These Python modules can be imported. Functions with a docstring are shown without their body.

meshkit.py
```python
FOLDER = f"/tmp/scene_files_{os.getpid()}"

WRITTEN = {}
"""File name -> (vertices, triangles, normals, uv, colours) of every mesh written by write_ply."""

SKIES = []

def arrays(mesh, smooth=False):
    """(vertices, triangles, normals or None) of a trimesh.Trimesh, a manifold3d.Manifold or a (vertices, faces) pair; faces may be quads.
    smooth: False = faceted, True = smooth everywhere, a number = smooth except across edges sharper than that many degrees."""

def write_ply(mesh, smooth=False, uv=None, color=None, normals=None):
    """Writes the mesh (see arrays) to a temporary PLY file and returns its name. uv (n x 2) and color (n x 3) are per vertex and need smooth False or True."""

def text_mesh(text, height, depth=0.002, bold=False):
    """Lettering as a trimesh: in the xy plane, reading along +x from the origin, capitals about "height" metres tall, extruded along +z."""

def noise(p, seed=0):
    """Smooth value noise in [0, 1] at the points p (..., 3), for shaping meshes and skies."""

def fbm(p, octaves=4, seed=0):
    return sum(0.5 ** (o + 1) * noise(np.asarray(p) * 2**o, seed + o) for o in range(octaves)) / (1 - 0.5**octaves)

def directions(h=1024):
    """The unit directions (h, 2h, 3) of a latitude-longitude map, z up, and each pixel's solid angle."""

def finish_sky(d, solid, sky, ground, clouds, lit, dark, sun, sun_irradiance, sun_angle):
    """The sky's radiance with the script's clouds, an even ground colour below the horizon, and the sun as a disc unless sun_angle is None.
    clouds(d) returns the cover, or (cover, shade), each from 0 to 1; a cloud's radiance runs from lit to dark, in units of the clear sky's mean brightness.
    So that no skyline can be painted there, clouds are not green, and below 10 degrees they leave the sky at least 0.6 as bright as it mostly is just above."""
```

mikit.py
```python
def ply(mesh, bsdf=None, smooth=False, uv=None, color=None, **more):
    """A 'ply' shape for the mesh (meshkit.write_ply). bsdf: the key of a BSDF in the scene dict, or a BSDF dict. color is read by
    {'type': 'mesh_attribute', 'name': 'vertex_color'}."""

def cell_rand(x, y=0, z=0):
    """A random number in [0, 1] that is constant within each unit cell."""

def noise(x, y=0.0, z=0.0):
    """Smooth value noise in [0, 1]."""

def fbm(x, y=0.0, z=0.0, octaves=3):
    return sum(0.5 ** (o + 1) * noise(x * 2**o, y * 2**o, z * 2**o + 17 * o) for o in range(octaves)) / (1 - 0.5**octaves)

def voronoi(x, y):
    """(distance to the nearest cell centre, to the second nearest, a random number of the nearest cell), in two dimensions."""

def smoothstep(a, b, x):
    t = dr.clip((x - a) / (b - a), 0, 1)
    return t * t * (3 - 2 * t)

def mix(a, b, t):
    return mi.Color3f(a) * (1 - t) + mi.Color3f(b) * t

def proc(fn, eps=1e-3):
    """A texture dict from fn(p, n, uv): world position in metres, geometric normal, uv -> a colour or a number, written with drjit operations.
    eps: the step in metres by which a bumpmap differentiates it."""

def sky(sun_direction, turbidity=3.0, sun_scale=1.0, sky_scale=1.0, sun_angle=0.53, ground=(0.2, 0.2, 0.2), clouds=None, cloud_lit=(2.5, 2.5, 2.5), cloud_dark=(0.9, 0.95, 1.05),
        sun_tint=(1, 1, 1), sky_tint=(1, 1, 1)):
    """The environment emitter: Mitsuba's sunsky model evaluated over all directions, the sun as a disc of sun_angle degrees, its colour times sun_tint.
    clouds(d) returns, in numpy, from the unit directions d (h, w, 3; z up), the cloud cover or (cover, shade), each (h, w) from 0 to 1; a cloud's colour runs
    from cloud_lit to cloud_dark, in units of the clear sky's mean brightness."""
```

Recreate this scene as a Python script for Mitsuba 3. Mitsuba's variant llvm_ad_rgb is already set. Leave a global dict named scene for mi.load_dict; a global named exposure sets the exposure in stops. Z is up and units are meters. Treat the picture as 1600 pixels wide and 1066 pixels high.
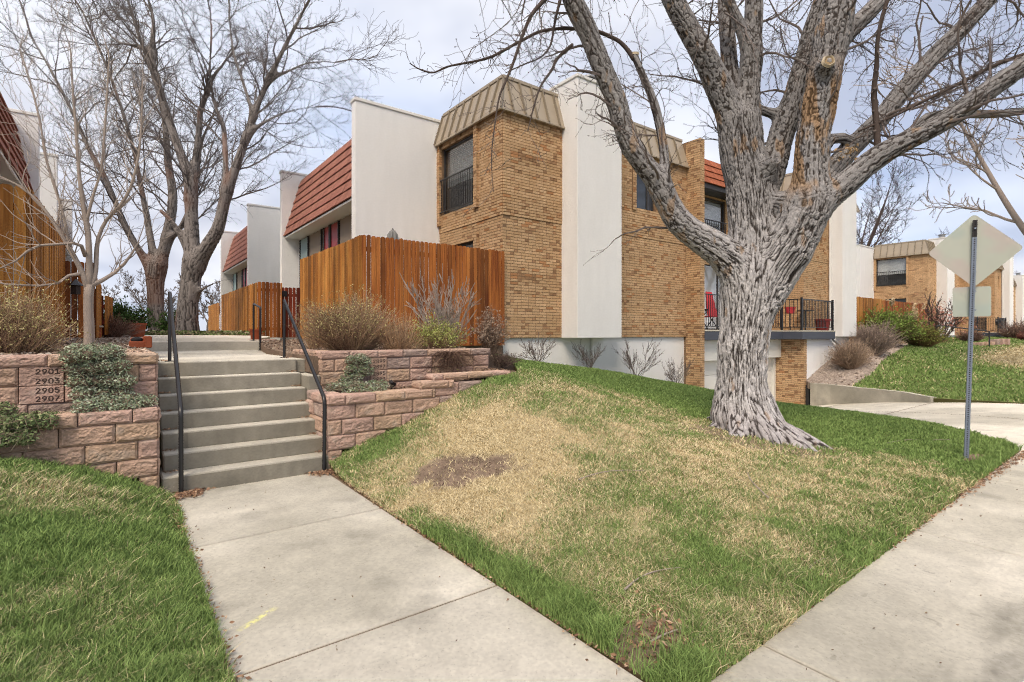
import math
import numpy as np
import trimesh
import drjit as dr
import mitsuba as mi
import mikit
import meshkit
from scipy.interpolate import RBFInterpolator
from shapely.geometry import Polygon, Point
from shapely import contains_xy

T = mi.ScalarTransform4f
scene, labels = {}, {}

# ---------------------------------------------------------------- camera, sky, exposure
YAW = math.radians(36.9)
FX, FY = math.sin(YAW), math.cos(YAW)
EYE = (0.0, 0.0, 1.52)
scene['camera'] = {
    'type': 'perspective', 'fov': 2 * math.degrees(math.atan(800 / 822.0)), 'fov_axis': 'x',
    'principal_point_offset_y': 11.0 / 1066.0, 'near_clip': 0.05, 'far_clip': 3000.0,
    'to_world': T().look_at(origin=list(EYE), target=[FX, FY, EYE[2]], up=[0, 0, 1])}


def cloud_cover(d):
    z = np.maximum(d[..., 2], 0.03)
    q = np.stack([d[..., 0] / (z + 0.25), d[..., 1] / (z + 0.25), 0 * z], -1)
    a = meshkit.fbm(q * 1.3 + 3.1, 5, seed=5)
    b = meshkit.fbm(q * 2.4 + 9.7, 5, seed=11)
    cover = np.clip(0.80 + 0.9 * (a - 0.42), 0.5, 1)
    shade = np.clip(0.5 + 3.4 * (b - 0.5), 0, 1)
    return cover, shade


scene['sky'] = mikit.sky((-0.55, -0.42, 0.78), turbidity=4, sun_scale=0.34, sky_scale=0.8, sun_angle=24.0, clouds=cloud_cover,
                         cloud_lit=(1.55, 1.58, 1.70), cloud_dark=(0.92, 0.98, 1.18), sky_tint=(1.0, 1.0, 1.05), sun_tint=(0.95, 0.98, 1.06))
exposure = 2.9

# ---------------------------------------------------------------- helpers
rng = np.random.default_rng(7)
TAKEN = {}


def key_for(name):
    """A free key: name, then name_001, name_002 ..."""
    n = TAKEN.get(name, 0)
    TAKEN[name] = n + 1
    return name if n == 0 else f'{name}_{n:03d}'


class MB:
    """Collects boxes, tubes and other pieces as one mesh, with a colour per vertex."""

    def __init__(self):
        self.v, self.f, self.c, self.n = [], [], [], 0

    def add(self, v, f, c=(0.5, 0.5, 0.5)):
        v, f = np.asarray(v, float), np.asarray(f, int)
        if f.shape[1] == 4:
            f = np.vstack([f[:, [0, 1, 2]], f[:, [0, 2, 3]]])
        self.v.append(v)
        self.f.append(f + self.n)
        c = np.asarray(c, float)
        self.c.append(np.tile(c, (len(v), 1)) if c.ndim == 1 else c)
        self.n += len(v)
        return self

    def box(self, lo, hi, c=(0.5, 0.5, 0.5), ch=0.0):
        lo, hi = np.minimum(lo, hi), np.maximum(lo, hi)
        if ch <= 0:
            v = np.array([[x, y, z] for x in (lo[0], hi[0]) for y in (lo[1], hi[1]) for z in (lo[2], hi[2])])
            return self.add(v, BOXF, c)
        v, f = chamfer_box(lo, hi, ch)
        return self.add(v, f, c)

    def frame_box(self, o, ax, ay, az, c=(0.5, 0.5, 0.5)):
        """Box from corner o along the vectors ax, ay, az."""
        o, ax, ay, az = (np.asarray(q, float) for q in (o, ax, ay, az))
        v = np.array([o + i * ax + j * ay + k * az for i in (0, 1) for j in (0, 1) for k in (0, 1)])
        f = BOXF if np.dot(np.cross(ax, ay), az) > 0 else BOXF[:, ::-1]
        return self.add(v, f, c)

    def tube(self, p, r, n=6, c=(0.5, 0.5, 0.5), cap=True):
        p, r = np.asarray(p, float), np.broadcast_to(np.asarray(r, float), (len(p),))
        t = np.gradient(p, axis=0)
        t /= np.linalg.norm(t, axis=1, keepdims=True) + 1e-12
        a = np.cross(t, [0.31, 0.17, 0.93] if abs(t[0, 2]) < 0.9 else [1.0, 0.1, 0.0])
        a /= np.linalg.norm(a, axis=1, keepdims=True) + 1e-12
        b = np.cross(t, a)
        th = np.arange(n) * 2 * np.pi / n
        ring = a[:, None] * np.cos(th)[None, :, None] + b[:, None] * np.sin(th)[None, :, None]
        v = (p[:, None] + ring * r[:, None, None]).reshape(-1, 3)
        i = np.arange(len(p) - 1)[:, None] * n
        j = np.arange(n)[None]
        k = (j + 1) % n
        f = np.stack([i + j, i + k, i + n + k, i + n + j], -1).reshape(-1, 4)
        f = np.vstack([f[:, [0, 1, 2]], f[:, [0, 2, 3]]])
        if cap:
            q = np.arange(1, n - 1)
            m = (len(p) - 1) * n
            f = np.vstack([f, np.stack([q * 0, q + 1, q], 1), np.stack([q * 0 + m, q + m, q + 1 + m], 1)])
        return self.add(v, f, c)

    def prism(self, poly, axis, a0, a1, c=(0.5, 0.5, 0.5)):
        """Extrudes a shapely polygon drawn in the other two axes (cyclic order) from a0 to a1 along axis 0, 1 or 2."""
        m = trimesh.creation.extrude_polygon(poly, abs(a1 - a0), engine='earcut')
        v = np.array(m.vertices)
        v[:, 2] += min(a0, a1)
        v = v[:, {0: [2, 0, 1], 1: [1, 2, 0], 2: [0, 1, 2]}[axis]]
        return self.add(v, m.faces, c)

    def mesh(self):
        return np.vstack(self.v), np.vstack(self.f)

    def cols(self):
        return np.vstack(self.c)


BOXF = np.array([[0, 1, 3], [0, 3, 2], [4, 6, 7], [4, 7, 5], [0, 4, 5], [0, 5, 1], [2, 3, 7], [2, 7, 6], [0, 2, 6], [0, 6, 4], [1, 5, 7], [1, 7, 3]])


def chamfer_box(lo, hi, ch):
    lo, hi = np.asarray(lo, float), np.asarray(hi, float)
    ch = min(ch, 0.45 * float((hi - lo).min()))
    pts = []
    for sx in (0, 1):
        for sy in (0, 1):
            for sz in (0, 1):
                s = np.array([sx, sy, sz])
                corner = np.where(s == 1, hi, lo)
                ins = np.where(s == 1, -ch, ch)
                for k in range(3):
                    p = corner + ins
                    p[k] = corner[k]
                    pts.append(p)
    hull = trimesh.convex.convex_hull(np.array(pts))
    return np.array(hull.vertices), np.array(hull.faces)


def put(name, mb, bsdf, smooth=False, color=False, parent=None, label=None, cat=None, group=None, kind=None):
    """Makes the mesh one entry of the scene (a part when parent is given) and notes its label; returns its key."""
    key = key_for(f'{parent}__{name}' if parent else name)
    mesh = mb.mesh() if isinstance(mb, MB) else mb
    scene[key] = mikit.ply(mesh, 'material_' + bsdf, smooth=smooth, color=mb.cols() if color else None)
    note(key, label, cat, group, kind)
    return key


def thing(name, label, cat, group=None):
    key = key_for(name)
    note(key, label, cat, group)
    return key


def note(key, label=None, cat=None, group=None, kind=None):
    d = {a: b for a, b in (('label', label), ('category', cat), ('group', group), ('kind', kind)) if b}
    if d:
        labels.setdefault(key, {}).update(d)


def col(r, g, b, k=1.0):
    return np.array([r, g, b]) * k


# ---------------------------------------------------------------- materials
def mat(name, d, two=True):
    scene['material_' + name] = {'type': 'twosided', 'bsdf': d} if two else d
    return name


def plain(name, rgb, rough=0.6, spec=0.3, metallic=0.0):
    return mat(name, {'type': 'principled', 'base_color': {'type': 'rgb', 'value': list(rgb)}, 'roughness': rough, 'specular': spec, 'metallic': metallic})


def proc_mat(name, fn, rough=0.8, spec=0.2, bump=None, bump_scale=1.0, eps=2e-3):
    d = {'type': 'principled', 'base_color': mikit.proc(fn), 'roughness': rough, 'specular': spec}
    if bump is not None:
        d = {'type': 'bumpmap', 'arbitrary': mikit.proc(bump, eps), 'scale': bump_scale, 'bsdf': d}
    return mat(name, d)


VC = {'type': 'mesh_attribute', 'name': 'vertex_color'}
mat('vertex_matte', {'type': 'diffuse', 'reflectance': VC})
mat('vertex_sheen', {'type': 'principled', 'base_color': VC, 'roughness': 0.5, 'specular': 0.35})
N, FBM, MIX, SS = mikit.noise, mikit.fbm, mikit.mix, mikit.smoothstep


def stucco_col(p, n, uv):
    a = FBM(p.x * 0.7, p.y * 0.7, p.z * 0.5)
    b = FBM(p.x * 6 + 7, p.y * 6, p.z * 0.7, 3)
    c = FBM(p.x * 30, p.y * 30, p.z * 30, 2)
    return MIX((0.73, 0.728, 0.715), (0.80, 0.80, 0.79), a) * (0.92 + 0.10 * b) * (0.95 + 0.08 * c)


def stucco_bump(p, n, uv):
    return FBM(p.x * 55, p.y * 55, p.z * 55)


proc_mat('stucco', stucco_col, 0.9, 0.1, stucco_bump, 0.007)


def concrete_col(p, n, uv):
    a = FBM(p.x * 0.9, p.y * 0.9, p.z * 0.9, 4)
    b = FBM(p.x * 7, p.y * 7, p.z * 7 + 3, 3)
    c = FBM(p.x * 60, p.y * 60, p.z * 60, 2)
    slab = mikit.cell_rand(dr.floor((p.y - 0.86) / 1.7475), dr.floor(p.x / 2.38), 3)
    base = MIX((0.40, 0.378, 0.315), (0.555, 0.525, 0.45), SS(0.28, 0.72, a)) * (0.92 + 0.14 * slab)
    smudge = SS(0.60, 0.82, FBM(p.x * 2.3 + 11, p.y * 2.3, p.z * 2.3, 4))
    base = base * (0.84 + 0.24 * b) * (0.88 + 0.24 * c) * (1 - 0.22 * smudge)
    spot = SS(0.88, 0.93, FBM(p.x * 14 + 31, p.y * 14, 0.0, 2))
    pit = SS(0.74, 0.82, FBM(p.x * 95, p.y * 95, p.z * 95, 2))
    return base * (1 - 0.2 * spot) * (1 - 0.14 * pit)


def concrete_bump(p, n, uv):
    return FBM(p.x * 120, p.y * 120, p.z * 120, 2) + 0.6 * FBM(p.x * 25, p.y * 25, p.z * 25, 2)


proc_mat('concrete', concrete_col, 0.9, 0.15, concrete_bump, 0.0022)


def walk_col(p, n, uv):
    base = concrete_col(p, n, uv)
    # a sprayed survey mark in yellow paint
    t = (p.x - 0.50) * 0.85 + (p.y - 3.0) * 0.52
    s = -(p.x - 0.50) * 0.52 + (p.y - 3.0) * 0.85
    m = SS(0.030, 0.004, dr.abs(s + 0.012 * (N(t * 9.0) - 0.5))) * SS(-0.02, 0.03, t) * SS(0.26, 0.20, t)
    m = m * SS(0.25, 0.6, FBM(p.x * 90, p.y * 90, 0.0, 2))
    gut = SS(0.80, 0.48, p.y + 0.35 * (FBM(p.x * 2.5, p.y * 9, 0.0, 4) - 0.5)) * (0.35 + 0.65 * FBM(p.x * 14, p.y * 22, 0.0, 3))
    base = base * (1 - 0.6 * gut)
    return MIX(base, mi.Color3f(0.78, 0.76, 0.22), 0.6 * m)


proc_mat('walk_concrete', walk_col, 0.9, 0.15, concrete_bump, 0.0022)


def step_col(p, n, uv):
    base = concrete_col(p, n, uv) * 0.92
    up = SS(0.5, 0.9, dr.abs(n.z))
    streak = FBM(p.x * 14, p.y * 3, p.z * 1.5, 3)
    dirt_shade = (0.50 + 0.22 * streak)  # upright faces: stain streaks plus some of their shade, both put into the colour
    return MIX(base * dirt_shade * mi.Color3f(1.0, 0.985, 0.965), base, up)


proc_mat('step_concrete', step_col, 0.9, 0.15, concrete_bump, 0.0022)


def asphalt_col(p, n, uv):
    return mi.Color3f(0.06) * (0.7 + 0.6 * FBM(p.x * 40, p.y * 40, p.z * 40, 3)) + 0.02 * FBM(p.x, p.y, 0.0)


proc_mat('asphalt', asphalt_col, 0.9, 0.2)


def curb_col(p, n, uv):
    base = concrete_col(p, n, uv)
    d = FBM(p.x * 1.6, p.y * 9, 0.0, 4)
    m = SS(0.72, 0.42, p.y + 0.35 * (d - 0.5))
    return MIX(base, base * 0.25, m * (0.6 + 0.4 * d))


proc_mat('curb_concrete', curb_col, 0.9, 0.15, concrete_bump, 0.003)


def block_mat(name, rgb):
    rgb = mi.Color3f(*rgb) if False else rgb

    def fn(p, n, uv):
        a = FBM(p.x * 6, p.y * 6, p.z * 6, 3)
        b = FBM(p.x * 70, p.y * 70, p.z * 70, 2)
        c = mi.Color3f(*rgb) * (0.66 + 0.62 * a) * (0.66 + 0.68 * b)
        pale = SS(0.55, 0.75, FBM(p.x * 9 + 5, p.y * 9, p.z * 9, 3))
        return MIX(c, mi.Color3f(0.52, 0.43, 0.36), 0.4 * pale)

    def bump(p, n, uv):
        return FBM(p.x * 55, p.y * 55, p.z * 55, 3)

    return proc_mat(name, fn, 0.95, 0.1, bump, 0.022)


BLOCK_MATS = [block_mat('block_tan', (0.44, 0.305, 0.23)), block_mat('block_pink', (0.44, 0.30, 0.245)),
              block_mat('block_mauve', (0.33, 0.25, 0.215)), block_mat('block_ochre', (0.44, 0.31, 0.22))]


def cedar(name, a, b):
    def fn(p, n, uv):
        board = mikit.cell_rand(dr.floor((p.x + 0.31 * p.y) / 0.07), dr.floor((p.y - 0.27 * p.x) / 0.11), 5)
        g = FBM(p.x * 55, p.y * 55, p.z * 2.2, 3)
        k = FBM(p.x * 4, p.y * 4, p.z * 0.9, 2)
        knot = SS(0.80, 0.9, FBM(p.x * 13 + 3, p.y * 13, p.z * 7, 2))
        c = MIX(a, b, SS(0.2, 0.8, 0.55 * g + 0.45 * k)) * (0.72 + 0.5 * board)
        return c * (1 - 0.5 * knot)

    def bump(p, n, uv):
        return FBM(p.x * 70, p.y * 70, p.z * 2.5, 2)

    return proc_mat(name, fn, 0.65, 0.25, bump, 0.003)


for nm, a, b in (('cedar_red', (0.17, 0.042, 0.008), (0.37, 0.128, 0.028)), ('cedar_gold', (0.25, 0.086, 0.013), (0.47, 0.215, 0.05)), ('cedar_dark', (0.11, 0.014, 0.006), (0.22, 0.04, 0.016))):
    cedar(nm, a, b)
    cedar(nm + '_deep', tuple(.58 * q for q in a), tuple(.66 * q for q in b))
    cedar(nm + '_pale', tuple(1.25 * q for q in a), (1.15 * b[0], 1.28 * b[1], 1.4 * b[2]))


def tile_mat(name, a, b):
    def fn(p, n, uv):
        k = FBM(p.x * 3, p.y * 3, p.z * 3, 3)
        g = FBM(p.x * 40, p.y * 40, p.z * 40, 2)
        r = mikit.cell_rand(dr.floor(p.y / 0.21 + p.x / 0.21), dr.floor(p.z / 0.24), 2)
        return MIX(a, b, k) * (0.82 + 0.2 * g) * (0.85 + 0.3 * r)
    return proc_mat(name, fn, 0.8, 0.2)


tile_mat('roof_tile_red', (0.25, 0.108, 0.080), (0.33, 0.150, 0.112))
tile_mat('roof_tile_orange', (0.31, 0.092, 0.045), (0.39, 0.13, 0.068))


def metal_col(p, n, uv):
    a = FBM(p.x * 0.8, p.y * 0.8, p.z * 3)
    return MIX((0.33, 0.275, 0.205), (0.39, 0.33, 0.25), a)


mat('roof_metal', {'type': 'principled', 'base_color': mikit.proc(metal_col), 'roughness': 0.45, 'specular': 0.4, 'metallic': 0.15})


def far_brick_col(p, n, uv):
    h = dr.select(dr.abs(n.x) > 0.7, p.y, p.x)
    row = dr.floor(p.z / 0.0677)
    x = h / 0.213 + 0.5 * (row - 2 * dr.floor(row / 2))
    fx, fz = x - dr.floor(x), p.z / 0.0677 - row
    joint = dr.maximum(SS(0.09, 0.03, fx), SS(0.17, 0.08, fz))
    r = mikit.cell_rand(dr.floor(x), row, 1)
    c = MIX((0.42, 0.26, 0.14), (0.54, 0.355, 0.20), r)
    c = MIX(c, mi.Color3f(0.30, 0.17, 0.09), SS(0.88, 0.90, mikit.cell_rand(dr.floor(x), row, 9)))
    return MIX(c, mi.Color3f(0.26, 0.18, 0.11), joint) * (0.8 + 0.4 * FBM(p.x * 0.8, p.y * 0.8, p.z * 0.8))


proc_mat('far_brick', far_brick_col, 0.9, 0.1)


def mortar_col(p, n, uv):
    return MIX((0.17, 0.108, 0.064), (0.24, 0.16, 0.10), FBM(p.x * 9, p.y * 9, p.z * 9))


proc_mat('mortar', mortar_col, 0.95, 0.05)


def brick_bump(p, n, uv):
    return FBM(p.x * 70, p.y * 70, p.z * 110, 2)


mat('brick', {'type': 'bumpmap', 'arbitrary': mikit.proc(brick_bump, 2e-3), 'scale': 0.008, 'bsdf': {'type': 'diffuse', 'reflectance': VC}})
plain('black_metal', (0.018, 0.018, 0.02), 0.35, 0.5)
plain('dark_frame', (0.03, 0.027, 0.027), 0.45, 0.4)
plain('slab_paint', (0.06, 0.068, 0.09), 0.5, 0.4)
plain('white_trim', (0.68, 0.67, 0.64), 0.6, 0.3)
plain('garage_white', (0.66, 0.655, 0.61), 0.55, 0.3)
plain('blind', (0.42, 0.45, 0.46), 0.8, 0.2)
plain('blind_grey', (0.15, 0.165, 0.175), 0.8, 0.2)
plain('roof_seam_shaded', (0.20, 0.165, 0.12), 0.5, 0.4)  # the roof paint darkened: shadow beside the battens put into the colour
plain('pot_red', (0.17, 0.022, 0.02), 0.5, 0.4)
plain('red_door', (0.32, 0.02, 0.02), 0.35, 0.5)
plain('beige_panel', (0.30, 0.25, 0.20), 0.7, 0.2)
plain('soffit_brown', (0.16, 0.06, 0.035), 0.7, 0.2)
plain('teal_curtain', (0.30, 0.40, 0.41), 0.8, 0.2)
plain('interior_dark', (0.03, 0.03, 0.032), 0.9, 0.1)
plain('terracotta', (0.29, 0.078, 0.036), 0.7, 0.2)
plain('grey_cloth', (0.22, 0.22, 0.215), 0.9, 0.1)
plain('red_cloth', (0.55, 0.06, 0.075), 0.9, 0.1)
plain('engraved', (0.055, 0.04, 0.035), 0.9, 0.1)
plain('white_plastic', (0.75, 0.75, 0.74), 0.5, 0.4)
plain('galvanised', (0.22, 0.26, 0.33), 0.45, 0.5, 0.35)
plain('grey_pipe', (0.24, 0.25, 0.25), 0.5, 0.4)
plain('flue_metal', (0.30, 0.30, 0.30), 0.4, 0.5, 0.6)
mat('pane_glass', {'type': 'principled', 'base_color': {'type': 'rgb', 'value': [0.035, 0.045, 0.06]}, 'roughness': 0.06, 'specular': 0.9})
mat('clear_glass', {'type': 'thindielectric', 'int_ior': 1.5}, two=False)


def sign_col(p, n, uv):
    a = FBM(p.x * 1.6, p.y * 1.6, p.z * 1.3)
    h = FBM(p.x * 2.2 + 5, p.y * 2.2, p.z * 2.2 + 1)
    c = MIX((0.40, 0.42, 0.34), (0.50, 0.52, 0.44), a)
    c = MIX(c, mi.Color3f(0.50, 0.40, 0.37), 0.55 * SS(0.55, 0.72, h))
    return MIX(c, mi.Color3f(0.36, 0.45, 0.42), 0.5 * SS(0.45, 0.28, h))


mat('sign_back', {'type': 'principled', 'base_color': mikit.proc(sign_col), 'roughness': 0.35, 'specular': 0.5, 'metallic': 0.2})


def bark_fine(p, n, uv):
    return FBM(p.x * 75, p.y * 75, p.z * 20, 3)


mat('bark', {'type': 'bumpmap', 'arbitrary': mikit.proc(bark_fine, 2e-3), 'scale': 0.02, 'bsdf': {'type': 'diffuse', 'reflectance': VC}})
plain('twig', (0.15, 0.125, 0.115), 0.9, 0.1)
plain('twig_dark', (0.085, 0.066, 0.058), 0.9, 0.1)
plain('twig_court', (0.14, 0.122, 0.115), 0.9, 0.1)
plain('twig_pale', (0.31, 0.26, 0.225), 0.9, 0.1)


def gravel_col(p, n, uv):
    f, s, r = mikit.voronoi(p.x * 26, p.y * 26)
    c = MIX((0.21, 0.165, 0.135), (0.42, 0.355, 0.30), r)
    return c * (0.55 + 0.45 * SS(0.0, 0.25, s - f)) * (0.8 + 0.4 * FBM(p.x * 2, p.y * 2, 0.0))


proc_mat('gravel_bed', gravel_col, 0.95, 0.1)


def soil_col(p, n, uv):
    return MIX((0.10, 0.07, 0.052), (0.22, 0.165, 0.125), FBM(p.x * 18, p.y * 18, p.z * 18, 4))


proc_mat('mulch', soil_col, 0.95, 0.05)


def far_ground_col(p, n, uv):
    a = FBM(p.x * 0.15, p.y * 0.15, 0.0, 4)
    return MIX((0.10, 0.13, 0.045), (0.32, 0.27, 0.15), a)


proc_mat('far_ground', far_ground_col, 0.95, 0.05)

# ---------------------------------------------------------------- terrain heights
def drive_z(x, y):
    t = np.clip((np.asarray(y, float) - 1.7) / 7.4, 0, 1)
    return -1.15 * t ** 1.5


LAWN_PTS = np.array([
    (1.86, 1.42, .010), (1.86, 2.6, .010), (1.86, 4, .012), (1.86, 5, .02), (1.88, 5.8, .07), (2.2, 5.88, .22), (2.65, 5.88, .36), (3.08, 5.88, .54), (3.6, 5.88, .74),
    (4.37, 5.88, .94), (2.6, 1.42, .010), (3.5, 1.42, .010), (4.5, 1.42, .010), (5.5, 1.42, .010), (6.5, 1.42, .010), (7.5, 1.42, .010), (8.5, 1.42, .010), (9.4, 1.42, .01),
    (10.6, 2.5, .02), (11.8, 3.6, drive_z(0, 3.6) + .06), (13.0, 5.2, drive_z(0, 5.2) + .08), (13.8, 7.5, drive_z(0, 7.5) + .12), (14.0, 9.3, -1.05),
    (7.0, 9.5, .93), (9.0, 9.4, .68), (11, 9.5, .34), (12.6, 9.4, .02), (13.6, 9.3, -.42), (6.4, 3.45, .22), (5.7, 4.1, .35), (7.1, 3.2, .09), (3.4, 3.6, .42), (2.6, 3.0, .19),
    (4.5, 4.5, .62), (5.6, 6.6, .88), (8.5, 6, .42), (10.5, 6.2, .14), (8.5, 3.6, .10), (4.5, 2.6, .22), (6.5, 7.9, .93), (6.9, 2.2, .06), (5.2, 7.6, 1.06), (5.2, 9.3, 1.25), (9, 7.8, .60), (11.2, 7.8, .22)])
LAWN = RBFInterpolator(LAWN_PTS[:, :2], LAWN_PTS[:, 2], kernel='thin_plate_spline', smoothing=1e-4)
EAST_PTS = np.array([
    (16, 1.42, .01), (16.2, 2.5, -.02), (17, 4.4, -.13), (18.6, 6.5, -.15), (19.1, 8.4, -.17), (19.4, 8.6, -.13), (20.5, 8.5, .24), (21.7, 8.5, .62), (23, 8.5, 1.02), (24, 9.5, 1.22), (26, 11, 1.28),
    (23.6, 7.7, .55), (25, 7.7, .60), (28, 8.6, .80), (22, 7.0, .16), (20.5, 6.8, -.02), (23, 5.2, .05), (26, 7, .38), (33.7, 9.7, .92), (27, 4, .22), (35, 6, .72),
    (40, 9.5, 1.1), (20, 1.42, .02), (30, 1.42, .16), (45, 1.42, .35), (45, 9, 1.15), (60, 5, 1.0), (80, 9, 1.3), (33, 11.5, 1.25), (80, 1.42, .4),
    (60, 11.5, 1.25), (95, 9, 1.3), (95, 1.42, .4)])
EAST = RBFInterpolator(EAST_PTS[:, :2], EAST_PTS[:, 2], kernel='thin_plate_spline', smoothing=1e-4)


def lawn_z(x, y):
    x, y = np.broadcast_arrays(np.asarray(x, float), np.asarray(y, float))
    return LAWN(np.stack([x.ravel(), y.ravel()], 1)).reshape(x.shape)


def east_z(x, y):
    x, y = np.broadcast_arrays(np.asarray(x, float), np.asarray(y, float))
    return EAST(np.stack([x.ravel(), y.ravel()], 1)).reshape(x.shape)


def west_z(x, y):
    """The lawn left of the walkway: rises away from the steps along the wall."""
    x, y = np.asarray(x, float), np.asarray(y, float)
    t = np.clip((0.36 - x), 0, 4)
    ramp = 0.62 * (1 - np.exp(-t / 0.75)) * np.clip((y - 1.45) / 3.6, 0, 1) ** 0.8
    return 0.012 + ramp + 0.02 * np.sin(3 * x + 2 * y)


def upper_z(x, y):
    """The court behind the retaining walls."""
    x, y = np.asarray(x, float), np.asarray(y, float)
    return 1.26 + 0.14 * np.clip((y - 8.0) / 5.0, 0, 1) + 0 * x


def sheet(poly, zf, step, bsdf, name, colf=None, skirt=0.22, **more):
    """A ground sheet: the polygon filled with triangles of about step metres, lifted by zf(x, y)."""
    b = poly.segmentize(step)
    x0, y0, x1, y1 = poly.bounds
    gx, gy = np.meshgrid(np.arange(x0 + step / 2, x1, step), np.arange(y0 + step / 2, y1, step * 0.87))
    gx = gx + (np.arange(len(gx)) % 2)[:, None] * step / 2
    inner = poly.buffer(-0.35 * step)
    ok = contains_xy(inner, gx.ravel(), gy.ravel())
    pts = np.vstack([np.array(b.exterior.coords)[:-1], np.stack([gx.ravel()[ok], gy.ravel()[ok]], 1)])
    from scipy.spatial import Delaunay
    tri = Delaunay(pts).simplices
    cen = pts[tri].mean(1)
    tri = tri[contains_xy(poly, cen[:, 0], cen[:, 1])]
    a, c, d = pts[tri[:, 0]], pts[tri[:, 1]], pts[tri[:, 2]]
    cr = (c - a)[:, 0] * (d - a)[:, 1] - (c - a)[:, 1] * (d - a)[:, 0]
    tri = np.where(cr[:, None] < 0, tri[:, ::-1], tri)[np.abs(cr) > 1e-9]
    m = MB().add(np.column_stack([pts, zf(pts[:, 0], pts[:, 1])]), tri)
    if colf is not None:
        m.c = [colf(pts[:, 0], pts[:, 1])]
    ne = len(b.exterior.coords) - 1       # the edge of the sheet is turned down into the soil
    rim = m.v[0][:ne]
    i = np.arange(ne)
    j = (i + 1) % ne
    m.add(np.vstack([rim, rim - [0, 0, skirt]]), np.stack([i, j, j + ne, i + ne], 1), np.vstack([m.c[0][:ne]] * 2) * [.45, .36, .36])
    return put(name, m, bsdf, smooth=True, color=colf is not None, **more)


def n2(x, y, s, seed=0, octaves=4):
    return meshkit.fbm(np.stack([np.asarray(x) / s, np.asarray(y) / s, np.zeros_like(x) + 0.37], -1), octaves, seed)


def ell(x, y, cx, cy, ax, ay, ang=0.0):
    c, s = math.cos(ang), math.sin(ang)
    u, v = (x - cx) * c + (y - cy) * s, -(x - cx) * s + (y - cy) * c
    return np.sqrt((u / ax) ** 2 + (v / ay) ** 2)


def smooth01(a, b, x):
    t = np.clip((x - a) / (b - a), 0, 1)
    return t * t * (3 - 2 * t)


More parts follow.
